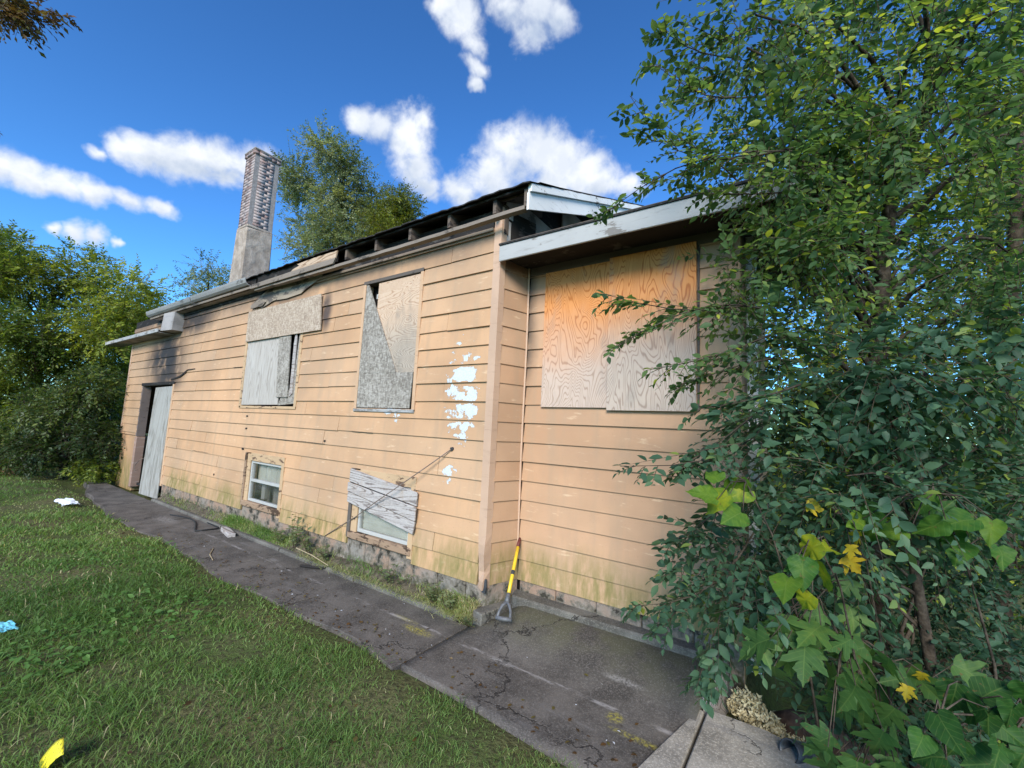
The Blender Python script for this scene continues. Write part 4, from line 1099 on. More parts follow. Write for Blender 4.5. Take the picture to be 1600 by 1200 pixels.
def make_tree(name, trunk, rad, clusters, leaf_mat, label, cat_, group=None, per=40, k=10, L=.45, tmpl=LEAF_FAR, lsize=.08, tint=.5, cj=.14,
              droop=.2, out=.7, twig_r=.004, extra=None, limbs=True, limb_r=.03, shell=.55):
    root = empty(name, trunk[0], label, cat_, group)
    tr = MB().tube(trunk, rad, 10)
    tp = np.array(trunk, float)
    C = np.array(clusters, float)
    Qs, Ls = [], []
    for c in C:
        cen, r = c[:3], c[3]
        if limbs:
            zz = np.clip(cen[2] - r * 1.5, tp[0, 2] + .3 * (tp[-1, 2] - tp[0, 2]), tp[-1, 2])
            st = np.array([np.interp(zz, tp[:, 2], tp[:, i]) for i in range(3)])
            lp = limb_pts(st, cen)
            tr.tube([tuple(q) for q in lp], [limb_r * (1 - .75 * i / (len(lp) - 1)) for i in range(len(lp))], 5, caps=False)
        S = int(per * rng.uniform(.8, 1.2))
        u = nrm(rng.normal(0, 1, (S, 3)))
        rr = r * (shell + (1.05 - shell) * rng.random((S, 1))) * np.where(rng.random((S, 1)) < .3, .5, 1.)
        base = cen + u * rr * np.array([1, 1, .85])
        dirs = u * out + rng.normal(0, .5, (S, 3)) + np.array([0, 0, -.12])
        ct = tint + rng.normal(0, cj) + rng.normal(0, .07, S)
        lv, Q = sprays(base, dirs, L * rng.uniform(.6, 1.25, S), k, tmpl, lsize, ct, droop=droop)
        Ls.append(lv); Qs.append(Q)
    if extra:
        for a, b in extra:
            a = np.array(a); b = np.array(b); d = b - a; ln = np.linalg.norm(d)
            mid = limb_pts(a, b, -.04, 6)
            tr.tube([tuple(q) for q in mid], [.006 * (1 - .75 * i / 5) for i in range(6)], 4, caps=False)
            S = max(6, int(ln / .045))
            f = rng.uniform(.12, .98, S)
            idx = f * 5; i0 = np.floor(idx).astype(int); base = mid[i0] + (mid[np.minimum(i0 + 1, 5)] - mid[i0]) * (idx - i0)[:, None]
            sd_ = nrm(np.cross(d / ln, np.array([0, 0, 1.])))
            dirs = d / ln * .8 + sd_ * rng.choice([-1, 1], (S, 1)) * rng.uniform(.3, 1.0, (S, 1)) + rng.normal(0, .22, (S, 3)) + np.array([0, 0, -.12])
            lv, Q = sprays(base, dirs, .20 * (1.15 - f) + .07, 8, tmpl, lsize, tint + rng.normal(.03, .1, S), droop=.15)
            Ls.append(lv); Qs.append(Q)
            lv, Q = sprays(mid[2:3], (b - mid[2])[None], np.linalg.norm(b - mid[2]), 16, tmpl, lsize, np.array([tint]), droop=0)
            Ls.append(lv); Qs.append(Q)
    tr.build('trunk', MT['bark'], root, smooth=True)
    Vv, Tt, Aa = cat(Ls)
    big_mesh('crown', Vv, Tt, MT[leaf_mat], root, Aa)
    if twig_r:
        Vv, Tt, _ = cat([twig_mesh(q, twig_r) for q in Qs])
        tag(big_mesh('twigs', Vv, Tt, MT['twig'], root), kind='stuff')
    return root

ELM_CROWN = [ (0.41,3.08,4.74,0.25), (1.42,4.65,5.69,0.32), (-0.16,2.53,4.18,0.23), (0.07,2.82,4.37,0.24), (0.43,4.09,5.55,0.33), (0.71,3.85,5.07,0.29), (1.03,3.84,4.72,0.27), (1.2,3.78,4.67,0.26), (1.78,4.64,5.28,0.3), (-0.22,2.68,4.13,0.24), (0.03,2.98,4.28,0.25), (0.34,3.64,4.53,0.29), (0.67,3.33,4.28,0.25), (0.96,3.7,4.31,0.26), (1.33,4.52,4.84,0.31), (-0.41,3.5,4.47,0.32), (0.03,3.89,4.35,0.33), (0.26,2.95,3.8,0.24), (0.49,2.93,3.52,0.22), (0.82,3.69,4.1,0.26), (1.2,4.04,4.21,0.27), (1.29,3.7,3.93,0.24), (-0.46,3.88,4.2,0.35), (-0.04,3.23,3.66,0.27), (0.43,3.56,3.7,0.27), (0.66,4.47,4.18,0.33), (0.92,3.64,3.58,0.25), (1.43,4.95,4.27,0.33), (1.56,4.55,4.02,0.29), (-0.22,3.7,3.51,0.32), (0.04,4.06,3.79,0.33), (0.45,4.03,3.41,0.3), (0.72,3.99,3.41,0.29), (1.19,4.95,3.71,0.34), (1.66,5.31,3.96,0.34), (-0.16,2.85,2.77,0.24), (0.06,4.24,3.25,0.34), (0.21,2.83,2.84,0.22), (0.82,4.5,3.34,0.32), (0.89,3.62,2.88,0.24), (1.46,4.93,3.31,0.32), (0.25,3.75,2.7,0.29), (0.96,3.99,2.75,0.27), (1.31,4.41,2.76,0.28) ]
ELM_CROWN_LOW = [ (-0.41,2.58,2.45,0.17), (-0.33,3.08,2.43,0.19), (-0.12,2.76,2.34,0.16) ]
SHRUB = [ (0.94,3.84,2.42,0.24), (1.27,3.89,2.45,0.22), (-0.11,3.01,2.02,0.23), (0.16,2.89,2.15,0.21), (0.38,2.81,2.13,0.19), (0.67,3.26,2.18,0.21), (0.77,3.03,2.11,0.18), (1.18,3.93,2.09,0.23), (0,3.33,1.74,0.24), (0.24,3.13,1.89,0.22), (0.49,3.84,1.74,0.25), (0.64,3.69,1.81,0.24), (1.05,4.17,1.79,0.25), (1.2,4.02,1.85,0.23), (0,2.92,1.45,0.21), (0.18,2.59,1.6,0.18), (0.36,3.39,1.52,0.23), (0.54,3.01,1.5,0.19), (0.93,4.13,1.42,0.25), (1.04,3.45,1.63,0.2), (-0.24,2.61,1.21,0.2), (-0.13,3.3,1.06,0.24), (0.17,2.91,1.27,0.2), (-0.35,3.38,0.73,0.25) ]
SHRUB_LOW = [ (0.78,4.24,1.11,0.27), (-0.13,3.42,0.83,0.25), (0.16,3.61,0.78,0.25), (0.63,4.07,0.74,0.26), (0.86,3.99,0.9,0.25), (1.26,4.53,0.93,0.27), (-0.05,3.45,0.57,0.25), (0.16,3.28,0.55,0.23), (0.61,4.14,0.37,0.27), (0.8,3.9,0.56,0.24), (1.21,4.36,0.6,0.25), (0.22,3.13,0.35,0.21), (0.48,3.18,0.43,0.2), (0.7,3.34,0.48,0.2), (0.96,3.64,0.56,0.21), (0.5,4.14,-0.39,0.26), (0.75,4.14,-0.21,0.25), (1.13,4.57,-0.16,0.27), (1.05,4.59,-0.58,0.27) ]
BACK_R1 = [ (-0.03,7.62,5.82,0.61), (0.87,10.05,6.88,0.76), (0.08,7.93,5.4,0.62), (0.89,10.36,6.02,0.77), (0.26,9.78,4.83,0.75), (0.79,9.94,4.93,0.73), (-0.12,9.92,4.3,0.77), (0.87,8.68,3.85,0.63), (0.31,8.16,2.77,0.6), (1.18,10.63,3.04,0.75), (-0.09,9.14,2.11,0.69), (0.83,10.32,2,0.73), (-0.06,8.41,1.38,0.63), (0.96,10.37,1.32,0.72) ]
BACK_R2 = [ (4.22,11.61,8.49,0.9), (1.79,7.83,5.92,0.67), (2.86,9.4,6.69,0.76), (3.9,10.88,7.58,0.84), (2.03,9.07,5.68,0.77), (3.37,10.36,5.97,0.8), (3.15,8.52,5.07,0.63), (1.79,8.42,4.82,0.71), (2.56,8.62,4.56,0.68), (4.29,12.13,5.26,0.9), (1.58,9.15,3.98,0.78), (1.91,8.37,3.66,0.68), (3.02,10.29,4.2,0.8), (1.56,7.93,2.48,0.65), (3.2,10.44,2.72,0.78), (4.07,11.93,3.43,0.88), (2.24,10.95,1.73,0.88), (2.8,10.22,1.97,0.78), (1.68,8.82,1.01,0.71), (2.72,9.32,0.77,0.69), (1.4,8.74,0.35,0.71), (3.81,11.24,-0.09,0.78) ]
LEFT_BIG = [ (-20.29,1.14,6.41,0.9), (-21.93,0.68,5.63,0.93), (-19.34,1.39,5.53,0.87), (-19.94,2.23,5.54,0.94), (-19.18,3,6.09,0.96), (-16.85,3.63,5.23,0.9), (-21.38,0.76,4.19,0.9), (-21.72,1.79,4.63,0.98), (-18.27,2.11,3.9,0.86), (-19.52,3.45,5.07,0.99), (-17.01,3.32,4.2,0.88), (-20.1,0.98,2.73,0.86), (-18.58,1.7,3.28,0.84), (-19.53,2.74,3.22,0.94), (-18.93,3.51,3.4,0.96), (-18.22,3.67,3.37,0.94), (-20.65,1.05,2.1,0.88), (-20.9,1.64,1.99,0.92), (-18.86,2.66,1.67,0.9), (-20,3.71,1.6,1), (-19.55,4.21,1.61,1.01), (-23.24,1.67,0.38,1), (-22.4,2.07,0.65,0.99), (-18.47,2.67,0.57,0.87), (-18.44,3.43,0.39,0.91) ]
LEFT_TALL = [ (-35.35,0.97,9.82,1.25), (-33.54,2.18,9.5,1.24), (-36.58,0.31,7.78,1.24), (-33.35,1.12,8.17,1.18), (-34.37,2.21,8.84,1.27) ]
LEFT_MID = [ (-23.09,5.08,5.37,0.85), (-23.82,5.57,6.19,0.9), (-22.66,4.95,4.69,0.83), (-22.14,5.61,4.82,0.85) ]
LEFT_SHRUB = [ (-14.35,2.69,2.25,0.54), (-16.19,2.16,1.68,0.56), (-15.22,2.34,1.77,0.54), (-14.85,2.76,1.87,0.55), (-16.17,1.75,0.72,0.54), (-15.13,2.11,0.74,0.52), (-15.38,2.38,0.94,0.54), (-14.13,2.88,1.05,0.53), (-15.12,3.13,0.38,0.57) ]
CENTRE_TREE = [ (-17.73,9.7,13.93,0.91), (-19.35,9.43,13.05,0.93), (-18.65,10.94,14.45,0.98), (-17.47,10.93,13.58,0.95), (-20.6,10.23,13.23,1), (-17.85,10.24,11.96,0.92), (-17.62,11.35,12.47,0.96), (-17.33,12.65,12.63,1), (-20.93,10.92,11.48,1.03), (-17.62,10.26,10.64,0.91), (-18.06,11.78,11.37,0.98), (-16.56,12.01,11.14,0.95), (-15.51,12.75,11.39,0.95), (-19.55,10.3,9.95,0.96), (-17.41,10.39,9.77,0.9), (-16.21,11.15,9.68,0.9) ]
CENTRE_TREE_R = [ (-15,12.28,11.91,0.8), (-16.04,11.78,10.97,0.81), (-15.28,12.28,11.14,0.81), (-15.17,11.58,10.15,0.78) ]
FAR_SMALL = [ (-25.61,8.34,9.38,0.81), (-28.41,8.64,9.02,0.87), (-25.97,8.75,8.6,0.82), (-24.97,9.21,8.7,0.82), (-27.14,8.87,8.1,0.85) ]
SPRAYS = [ ((0.00,2.72,3.42),(-0.73,2.07,3.59)), ((-0.27,2.55,3.73),(-0.65,2.15,3.83)), ((-0.28,2.68,4.09),(-0.64,2.30,4.17)), ((-0.28,2.66,3.28),(-0.53,2.35,3.44)), ((0.00,2.72,3.40),(-0.85,2.07,2.95)), ((-0.03,2.95,3.28),(-0.56,2.48,3.19)), ((-0.14,2.79,2.56),(-0.89,2.15,2.52)), ((-0.17,2.72,2.50),(-0.84,2.17,2.21)), ((-0.11,2.78,2.36),(-0.69,2.29,2.10)), ((-0.11,2.79,2.22),(-0.54,2.40,2.03)), ((-0.05,2.73,2.06),(-0.78,2.17,1.58)), ((-0.14,2.68,1.95),(-0.57,2.32,1.55)), ((-0.18,2.83,1.56),(-0.60,2.47,1.16)), ((-0.22,2.78,1.24),(-0.75,2.34,0.84)), ((-0.30,2.68,1.14),(-0.48,2.51,0.50)), ((-0.31,2.79,1.15),(-0.69,2.48,0.64)), ((-0.40,2.72,1.19),(-0.61,2.49,0.99)), ((-0.22,2.75,1.01),(-0.39,2.59,0.40)), ((0.01,2.65,2.05),(-0.42,2.26,1.89)) ]
MULB_A = [ (-0.32,2.25,1.54), (-0.33,2.25,1.46), (-0.28,2.28,1.49), (-0.23,2.32,1.41), (-0.20,2.40,1.51), (-0.26,2.34,1.57) ]
MULB_B = [ (0.07,2.30,1.33), (0.00,2.26,1.26), (-0.05,2.24,1.18), (0.03,2.30,1.11), (0.02,2.34,1.22), (0.10,2.40,1.17), (0.11,2.45,1.27) ]
MULB_C = [ (0.38,2.50,1.39), (0.51,2.59,1.45), (0.62,2.66,1.46), (0.73,2.87,1.33), (0.59,2.77,1.34), (0.49,2.68,1.55), (0.23,2.52,1.42) ]
MULB_D = [ (0.38,2.21,0.82), (0.45,2.27,0.73), (0.56,2.35,0.72), (0.53,2.31,0.84), (0.62,2.37,0.86), (0.41,2.25,0.66), (0.60,2.38,0.65), (0.36,2.34,0.66) ]
MAPLE = [ (0.00,2.44,0.83), (-0.19,2.42,0.83), (-0.12,2.43,0.71), (0.12,2.54,0.70), (0.23,2.55,0.67), (0.09,2.41,0.51), (0.27,2.53,0.54), (-0.01,2.37,0.39), (0.17,2.42,0.44), (-0.28,2.48,0.88), (0.40,2.86,0.66), (-0.07,2.50,0.93), (0.08,2.60,0.94), (0.23,2.65,0.82), (0.29,2.44,0.48), (-0.03,2.46,0.49) ]
YELLOW = [ (0.18,2.50,1.30), (0.22,2.58,1.35), (0.02,2.49,1.45), (0.11,2.51,1.35), (0.39,2.79,0.65), (0.46,2.89,0.69), (0.16,2.56,1.23), (0.06,2.57,1.49) ]
TRUNK = [ (0.44,4.33,0.76), (0.48,4.20,2.02), (0.51,4.13,2.70), (0.60,4.09,3.53), (0.82,4.14,4.31), (0.97,4.15,5.05), (1.04,4.14,5.53) ]
TRUNK2 = [ (1.44,5.84,0.06), (1.54,5.64,2.13), (1.63,5.34,4.02), (1.70,5.24,5.15) ]
# ------------------------------------------------------------------ trees and shrubs
ELM_FRONT = [(-.06, 2.80, 3.28, .18), (-.04, 2.90, 2.95, .16), (.09, 3.00, 3.11, .22), (.17, 3.07, 3.45, .22), (.05, 3.08, 2.78, .22), (.30, 3.30, 3.36, .25), (-.05, 2.75, 3.55, .2)]
BACK_FILL = [(-.15, 8.26, 3.12, .6), (-.26, 8.31, 2.16, .6), (.37, 8.97, 2.32, .6), (.91, 8.98, 3.18, .6), (-.09, 8.51, 1.43, .6), (.75, 9.67, 1.68, .7), (.5, 9.0, .8, .7), (1.4, 9.2, 1.6, .7), (1.5, 9.0, 2.9, .7)]
make_tree('elm_tree', [(.44, 4.33, -.45), (.46, 4.25, .76), (.48, 4.20, 2.02), (.51, 4.13, 2.70), (.60, 4.09, 3.53), (.82, 4.14, 4.31), (.97, 4.15, 5.05), (1.04, 4.14, 5.6)],
          [.075, .065, .058, .052, .046, .038, .028, .018], ELM_CROWN + ELM_CROWN_LOW[2:] + ELM_FRONT, 'leaf_elm',
          'tall dark green elm leaning over the porch roof at the right', 'tree', per=38, k=13, L=.36, tmpl=LEAF_NEAR, lsize=.055, tint=.45, cj=.16, droop=.22,
          twig_r=.0028, extra=SPRAYS[:10], limb_r=.024)
make_tree('elm_shrub', [(.62, 3.55, -.45), (.58, 3.45, .6), (.50, 3.35, 1.3), (.45, 3.30, 1.9)], [.035, .030, .022, .012], SHRUB, 'leaf_shrub',
          'blue-green leafy shrub spreading in front of the porch corner', 'shrub', per=44, k=12, L=.32, tmpl=LEAF_NEAR, lsize=.062, tint=.45, cj=.13, droop=.3,
          twig_r=.0025, extra=SPRAYS[10:], limb_r=.012)
make_tree('undergrowth_shrub', [(.55, 3.85, -.45), (.55, 3.8, .2), (.5, 3.7, .6)], [.03, .025, .012], SHRUB_LOW, 'leaf_shrub',
          'low shaded undergrowth filling the sunken corner below the shrub', 'shrub', per=44, k=10, L=.26, tmpl=LEAF_NEAR, lsize=.055, tint=.30, cj=.12, droop=.3, twig_r=.0025, limb_r=.01)
make_tree('backyard_tree', [(.5, 9.3, -.1), (.5, 9.3, 3), (.55, 9.3, 6.5)], [.16, .12, .05], BACK_R1 + BACK_FILL, 'leaf_back',
          'sunlit yellow-green tree behind the porch end wall', 'tree', 'trees behind the porch', per=90, k=11, L=.5, lsize=.10, tint=.75, cj=.2, twig_r=.005)
make_tree('backyard_tree', [(2.6, 9.6, -.1), (2.6, 9.6, 3), (2.7, 9.6, 7.5)], [.18, .13, .05], BACK_R2, 'leaf_back',
          'dense green tree behind the elm at the right edge', 'tree', 'trees behind the porch', per=80, k=11, L=.55, lsize=.11, tint=.6, cj=.22, twig_r=.005)
make_tree('thicket_trunk_tree', [(1.44, 5.84, -.3), (1.54, 5.64, 2.13), (1.63, 5.34, 4.02), (1.70, 5.24, 5.15)], [.07, .06, .045, .025],
          [(1.9, 5.6, 4.6, .5), (1.5, 5.6, 3.4, .45), (2.0, 5.7, 2.5, .5), (1.6, 5.9, 1.4, .5), (2.2, 5.6, 3.6, .5), (1.1, 5.9, 1.9, .45), (2.4, 5.8, 1.2, .5), (.9, 6.0, .8, .45), (1.6, 5.9, .5, .5)],
          'leaf_elm', 'slim dark-trunked tree in the thicket beside the elm', 'tree', per=70, k=11, L=.4, tmpl=LEAF_NEAR, lsize=.07, tint=.5, cj=.2, twig_r=.003, limb_r=.015)
make_tree('hedgerow_tree', [(-20, 2.4, -.1), (-20, 2.4, 2.5), (-19.8, 2.5, 5.5)], [.22, .17, .06], LEFT_BIG, 'leaf_left',
          'broad yellow-green tree filling the left edge beyond the lawn', 'tree', per=330, k=11, L=.5, lsize=.12, tint=.46, cj=.2, droop=.1, twig_r=.005)
make_tree('hedgerow_tree', [(-34.5, 1.4, -.1), (-34.5, 1.4, 5), (-34.4, 1.4, 9)], [.3, .25, .08], LEFT_TALL + [(-34.5, 1.4, 5.8, 1.8), (-33.5, 1.0, 4.0, 1.8)], 'leaf_poplar',
          'tall grey-green tree rising behind the hedgerow at the left edge', 'tree', per=260, k=11, L=.7, lsize=.17, tint=.5, cj=.12, droop=.1, twig_r=.006)
make_tree('hedgerow_tree', [(-22.8, 5.2, -.1), (-22.8, 5.2, 2.5), (-22.8, 5.3, 5)], [.16, .12, .05], LEFT_MID + [(-24, 4, 1.5, 1.2), (-25, 2.5, 1.4, 1.3), (-26, 1, 1.5, 1.3), (-26.5, -.3, 2.2, 1.4), (-25.5, 3, 3.2, 1.3), (-26, 1.2, 3.2, 1.2), (-21.8, 5.4, 3.2, .9), (-22, 5.2, 1.9, .9)], 'leaf_left',
          'bushy tree top showing just above the low far eave', 'tree', per=260, k=11, L=.5, lsize=.12, tint=.42, cj=.15, droop=.1, twig_r=.005)
make_tree('dark_shrub', [(-15.0, 2.5, -.1), (-15.0, 2.5, .7), (-14.9, 2.5, 1.8)], [.06, .05, .02], LEFT_SHRUB, 'leaf_dark',
          'dark green shrub against the far corner of the house', 'shrub', per=220, k=10, L=.36, lsize=.10, tint=.38, cj=.2, droop=.25, twig_r=.004, limb_r=.02)
make_tree('low_shrub', [(-14.15, 2.95, -.05), (-14.15, 2.95, .2), (-14.1, 2.95, .45)], [.03, .025, .012], [(-14.1, 2.95, .42, .30), (-13.75, 2.98, .28, .24), (-14.5, 2.8, .32, .28)], 'leaf_left',
          'small bright green plant at the foot of the far house corner', 'shrub', per=70, k=9, L=.22, lsize=.085, tint=.25, cj=.1, droop=.4, twig_r=.003, limb_r=.01)
make_tree('dry_shrub', [(-16.6, 1.6, -.05), (-16.6, 1.6, .25), (-16.5, 1.6, .6)], [.03, .025, .012], [(-16.6, 1.5, .45, .42), (-15.9, 1.75, .35, .36), (-17.4, 1.2, .4, .45), (-17.0, 1.9, .5, .4)], 'leaf_brown',
          'withered brown shrub at the far left end of the lawn', 'shrub', per=80, k=8, L=.28, lsize=.06, tint=.4, cj=.15, droop=.4, twig_r=.004, limb_r=.012)
make_tree('poplar_tree', [(-18.2, 11, -.1), (-18.2, 11, 5), (-18.1, 11, 9), (-18.0, 11, 14)], [.3, .25, .17, .05], CENTRE_TREE, 'leaf_poplar',
          'silvery green tree rising behind the roof beside the chimney', 'tree', per=210, k=12, L=.75, lsize=.14, tint=.5, cj=.13, droop=-.05, out=.6, twig_r=.007, shell=.3)
make_tree('golden_tree', [(-15.3, 12, -.1), (-15.3, 12, 5), (-15.2, 12, 11.5)], [.22, .17, .05], CENTRE_TREE_R + [(-15.6, 12.2, 9, .9), (-14.6, 11.9, 9.2, .8)], 'leaf_gold',
          'yellowing tree top behind the middle of the roof line', 'tree', per=220, k=12, L=.6, lsize=.125, tint=.4, cj=.15, droop=-.05, out=.6, twig_r=.006, shell=.3)
make_tree('distant_tree', [(-26.2, 8.8, -.1), (-26.2, 8.8, 5), (-26.2, 8.8, 8.8)], [.22, .17, .05], FAR_SMALL + [(-26, 8.8, 7, 1.0), (-27.5, 8.6, 6.5, 1.0)], 'leaf_poplar',
          'sparse small tree showing above the roof left of the chimney', 'tree', per=70, k=12, L=.7, lsize=.13, tint=.5, cj=.1, droop=0, out=.6, twig_r=.006, shell=.3)
# tree outside the frame whose branch tips hang in at the top left
make_tree('overhanging_tree', [(-11.6, -2.2, -.1), (-11.5, -2.1, 3), (-11.2, -1.8, 6), (-10.8, -1.5, 9)], [.2, .17, .12, .06],
          [(-10.2, -1.1, 8.2, .9), (-11.0, -1.5, 9.3, 1.1), (-11.8, -2.2, 8.6, 1.0), (-9.4, -.5, 7.6, .6), (-8.5, -.1, 7.02, .36), (-7.95, .13, 6.66, .22), (-7.62, .30, 6.45, .15), (-8.9, -.15, 5.35, .3)],
          'leaf_brown', 'russet branch tips hanging into the sky at the top left', 'tree', per=60, k=9, L=.26, lsize=.075, tint=.6, cj=.12, droop=.2, twig_r=.004, limb_r=.03,
          extra=[((-8.3, .02, 6.9), (-7.06, .66, 6.36)), ((-8.2, .05, 6.8), (-7.40, .45, 6.22)), ((-8.7, -.05, 5.3), (-7.95, .25, 5.03))])

def thicken(pts, n, s):
    P = np.array(pts); j = rng.integers(0, len(P), n)
    return [tuple(q) for q in np.concatenate([P, P[j] + rng.normal(0, s, (n, 3)) + np.array([.02, .08, 0])])]
MAPLE = [q for q in thicken(MAPLE, 44, .09) if q[0] > .02 or q[2] > .62]
MULB_D = thicken(MULB_D, 12, .08)
MULB_C = thicken(MULB_C, 6, .08)

def sapling(name, stem, pts, tmpl, size, mat, label, cat_, tint, facing=(-.05, -.85, .5), droop=.5, group=None, tj=.15, up_dir=None):
    root = empty(name, stem[0], label, cat_, group)
    mb = MB().tube(stem, [.007 - .004 * i / (len(stem) - 1) for i in range(len(stem))], 6)
    P = np.array(pts, float); S = len(P)
    sp = np.array(stem, float)
    ax = rng.normal(0, .55, (S, 3)) + np.array([-.35, -.25, -droop])
    ax = nrm(ax)
    nn = nrm(np.array(facing)[None] + rng.normal(0, .28, (S, 3)))
    sz = size * rng.uniform(.75, 1.2, S)
    for p, a_, s_ in zip(P, ax, sz):
        j = np.argmin(np.linalg.norm(sp - p, axis=1))
        b = p - a_ * .0
        mb.tube([tuple(sp[j]), tuple((sp[j] + b) / 2 + np.array([0, 0, .04])), tuple(b)], [.004, .003, .002], 4, caps=False)
    mb.build('stem', MT['bark'], root, smooth=True)
    ti = tint + rng.normal(0, tj, S)
    for i in range(S):
        tmpl_i = (tmpl[0] * np.array([rng.uniform(.85, 1.1), 1, rng.uniform(.8, 3.0)]), tmpl[1])
        Vv, Tt, Aa = scatter(tmpl_i, P[i:i + 1], ax[i:i + 1], nn[i:i + 1], sz[i:i + 1], ti[i:i + 1])
        lo = big_mesh('leaf', Vv, Tt, MT[mat], root, Aa, smooth=True)
        for nm_, ax_i in (('lu', 0), ('lv', 1)):
            at_ = lo.data.attributes.new(nm_, 'FLOAT', 'POINT'); at_.data.foreach_set('value', tmpl[0][:, ax_i].astype(np.float32))
    return root
sapling('mulberry_sapling', [(.1, 2.75, -.1), (.0, 2.6, .8), (-.12, 2.45, 1.3), (-.22, 2.35, 1.55)], MULB_A, LEAF_HEART, .125, 'leaf_mulberry',
        'lime green mulberry leaves against the siding at the shrub edge', 'sapling', .72, group='mulberry saplings')
sapling('mulberry_sapling', [(.25, 2.8, -.1), (.2, 2.65, .7), (.14, 2.5, 1.1), (.05, 2.38, 1.32)], MULB_B, LEAF_HEART, .125, 'leaf_mulberry',
        'hanging spray of lime mulberry leaves below the yellow leaves', 'sapling', .68, group='mulberry saplings')
sapling('mulberry_sapling', [(.75, 3.0, -.2), (.7, 2.9, .8), (.6, 2.8, 1.3), (.5, 2.7, 1.55)], MULB_C, LEAF_HEART, .125, 'leaf_mulberry',
        'large rounded mulberry leaves in the dark shrub at the right', 'sapling', .5, group='mulberry saplings')
sapling('mulberry_sapling', [(.95, 2.7, -.1), (.85, 2.6, .5), (.65, 2.42, .8), (.4, 2.25, .8)], MULB_D, LEAF_HEART, .125, 'leaf_mulberry',
        'broad dark mulberry leaves in the bottom right corner', 'sapling', .16, group='mulberry saplings', tj=.08)
sapling('maple_sapling', [(.45, 3.0, -.2), (.3, 2.85, .4), (.15, 2.7, .8), (.05, 2.6, 1.0)], MAPLE, LEAF_MAPLE, .15, 'leaf_maple',
        'lobed maple leaves hanging over the pale slab', 'sapling', .45, droop=.9)
sapling('yellow_maple_sprig', [(.4, 3.0, -.2), (.32, 2.85, .7), (.25, 2.7, 1.2), (.15, 2.58, 1.42)], YELLOW, LEAF_MAPLE, .085, 'leaf_yellow',
        'yellowing maple leaves glowing within the dark shrub', 'sapling', .45, droop=.6)

# ------------------------------------------------------------------ grass and weeds
def noise2(x, y, s, seed=0):
    r = np.random.default_rng(seed); out = np.zeros_like(x)
    for i in range(7):
        a = r.uniform(0, 2 * math.pi); k_ = s * r.uniform(.6, 1.9)
        out += np.sin(k_ * (x * math.cos(a) + y * math.sin(a)) + r.uniform(0, 6.28))
    return out / 7 * 1.6
def edge_y(x):
    return 2.26 + .5 * ss(-x, 10.0, 14.2) + .05 * np.sin(x * 1.7 + 1) + .03 * np.sin(x * 4.3 + 2) + .04 * np.sin(x * 9)
def lawn_points(N, x0, x1, y0, y1, power):
    X = rng.uniform(x0, x1, N); Y = rng.uniform(y0, y1, N)
    d = np.hypot(X, Y - 0)
    keep = rng.random(N) < np.minimum(1, (1.7 / np.maximum(d, .3)) ** power)
    keep &= Y < edge_y(X) + rng.normal(0, .035, N)
    return X[keep], Y[keep]
def blades(X, Y, Z, h, w, tint, lean=.55):
    n = len(X); a = rng.uniform(0, 2 * math.pi, n)
    s = np.stack([np.cos(a), np.sin(a), 0 * a], 1) * (w / 2)[:, None]
    b = rng.uniform(0, 2 * math.pi, n); l = np.stack([np.cos(b), np.sin(b), 0 * b], 1) * (h * lean * rng.uniform(.3, 1.5, n))[:, None]
    p = np.stack([X, Y, Z], 1); u = np.array([0, 0, 1.])[None]
    mid = p + l * .35 + u * (h * .62)[:, None]; tip = p + l + u * (h * rng.uniform(.55, 1.0, n))[:, None]
    V = np.stack([p - s, p + s, mid + s * .8, mid - s * .8, tip], 1).reshape(-1, 3)
    f = np.array([(0, 1, 2), (0, 2, 3), (3, 2, 4)])
    T = (f[None] + (np.arange(n) * 5)[:, None, None]).reshape(-1, 3)
    return V, T, np.repeat(np.clip(tint, 0, 1), 5)
X1, Y1 = lawn_points(1000000, -9, 1.6, -3.5, 2.4, 1.6)
X2, Y2 = lawn_points(230000, -19, -7, -5, 2.4, .8)
X = np.concatenate([X1, X2]); Y = np.concatenate([Y1, Y2])
d = np.hypot(X, Y)
patch = noise2(X, Y, 2.2, 3); fine = noise2(X, Y, 7, 8); dry = noise2(X, Y, 1.1, 5)
edge = ss(Y, 1.75, 2.3)
keep = rng.random(len(X)) < np.clip(.74 + .55 * fine + .34 * patch - .30 * edge, .10, 1)
X, Y, d, patch, fine, dry, edge = (q[keep] for q in (X, Y, d, patch, fine, dry, edge))
h = (.044 + .034 * patch + .018 * fine) * rng.uniform(.55, 1.5, len(X)) * (1 - .35 * edge); h = np.clip(h, .018, .14)
w = .0028 * rng.uniform(.7, 1.5, len(X)) * np.clip(d / 2.2, 1, 3.2)
ti = .29 - .20 * patch + .20 * dry - .10 * fine + .26 * edge * rng.random(len(X)) + rng.normal(0, .17, len(X)) + .14 * ss(-X, 5, 11)
lone = rng.random(len(X)) < .03
ti = np.where(lone, .95, ti)
Z = lawn_h(X, Y)
tag(big_mesh('lawn_grass', *blades(X, Y, Z, h, w, ti, 1.25)[:2], MT['grass'], None, np.repeat(np.clip(ti, 0, 1), 5)), 'uneven green lawn grass with dry straw patches beside the walk', 'grass', kind='stuff')
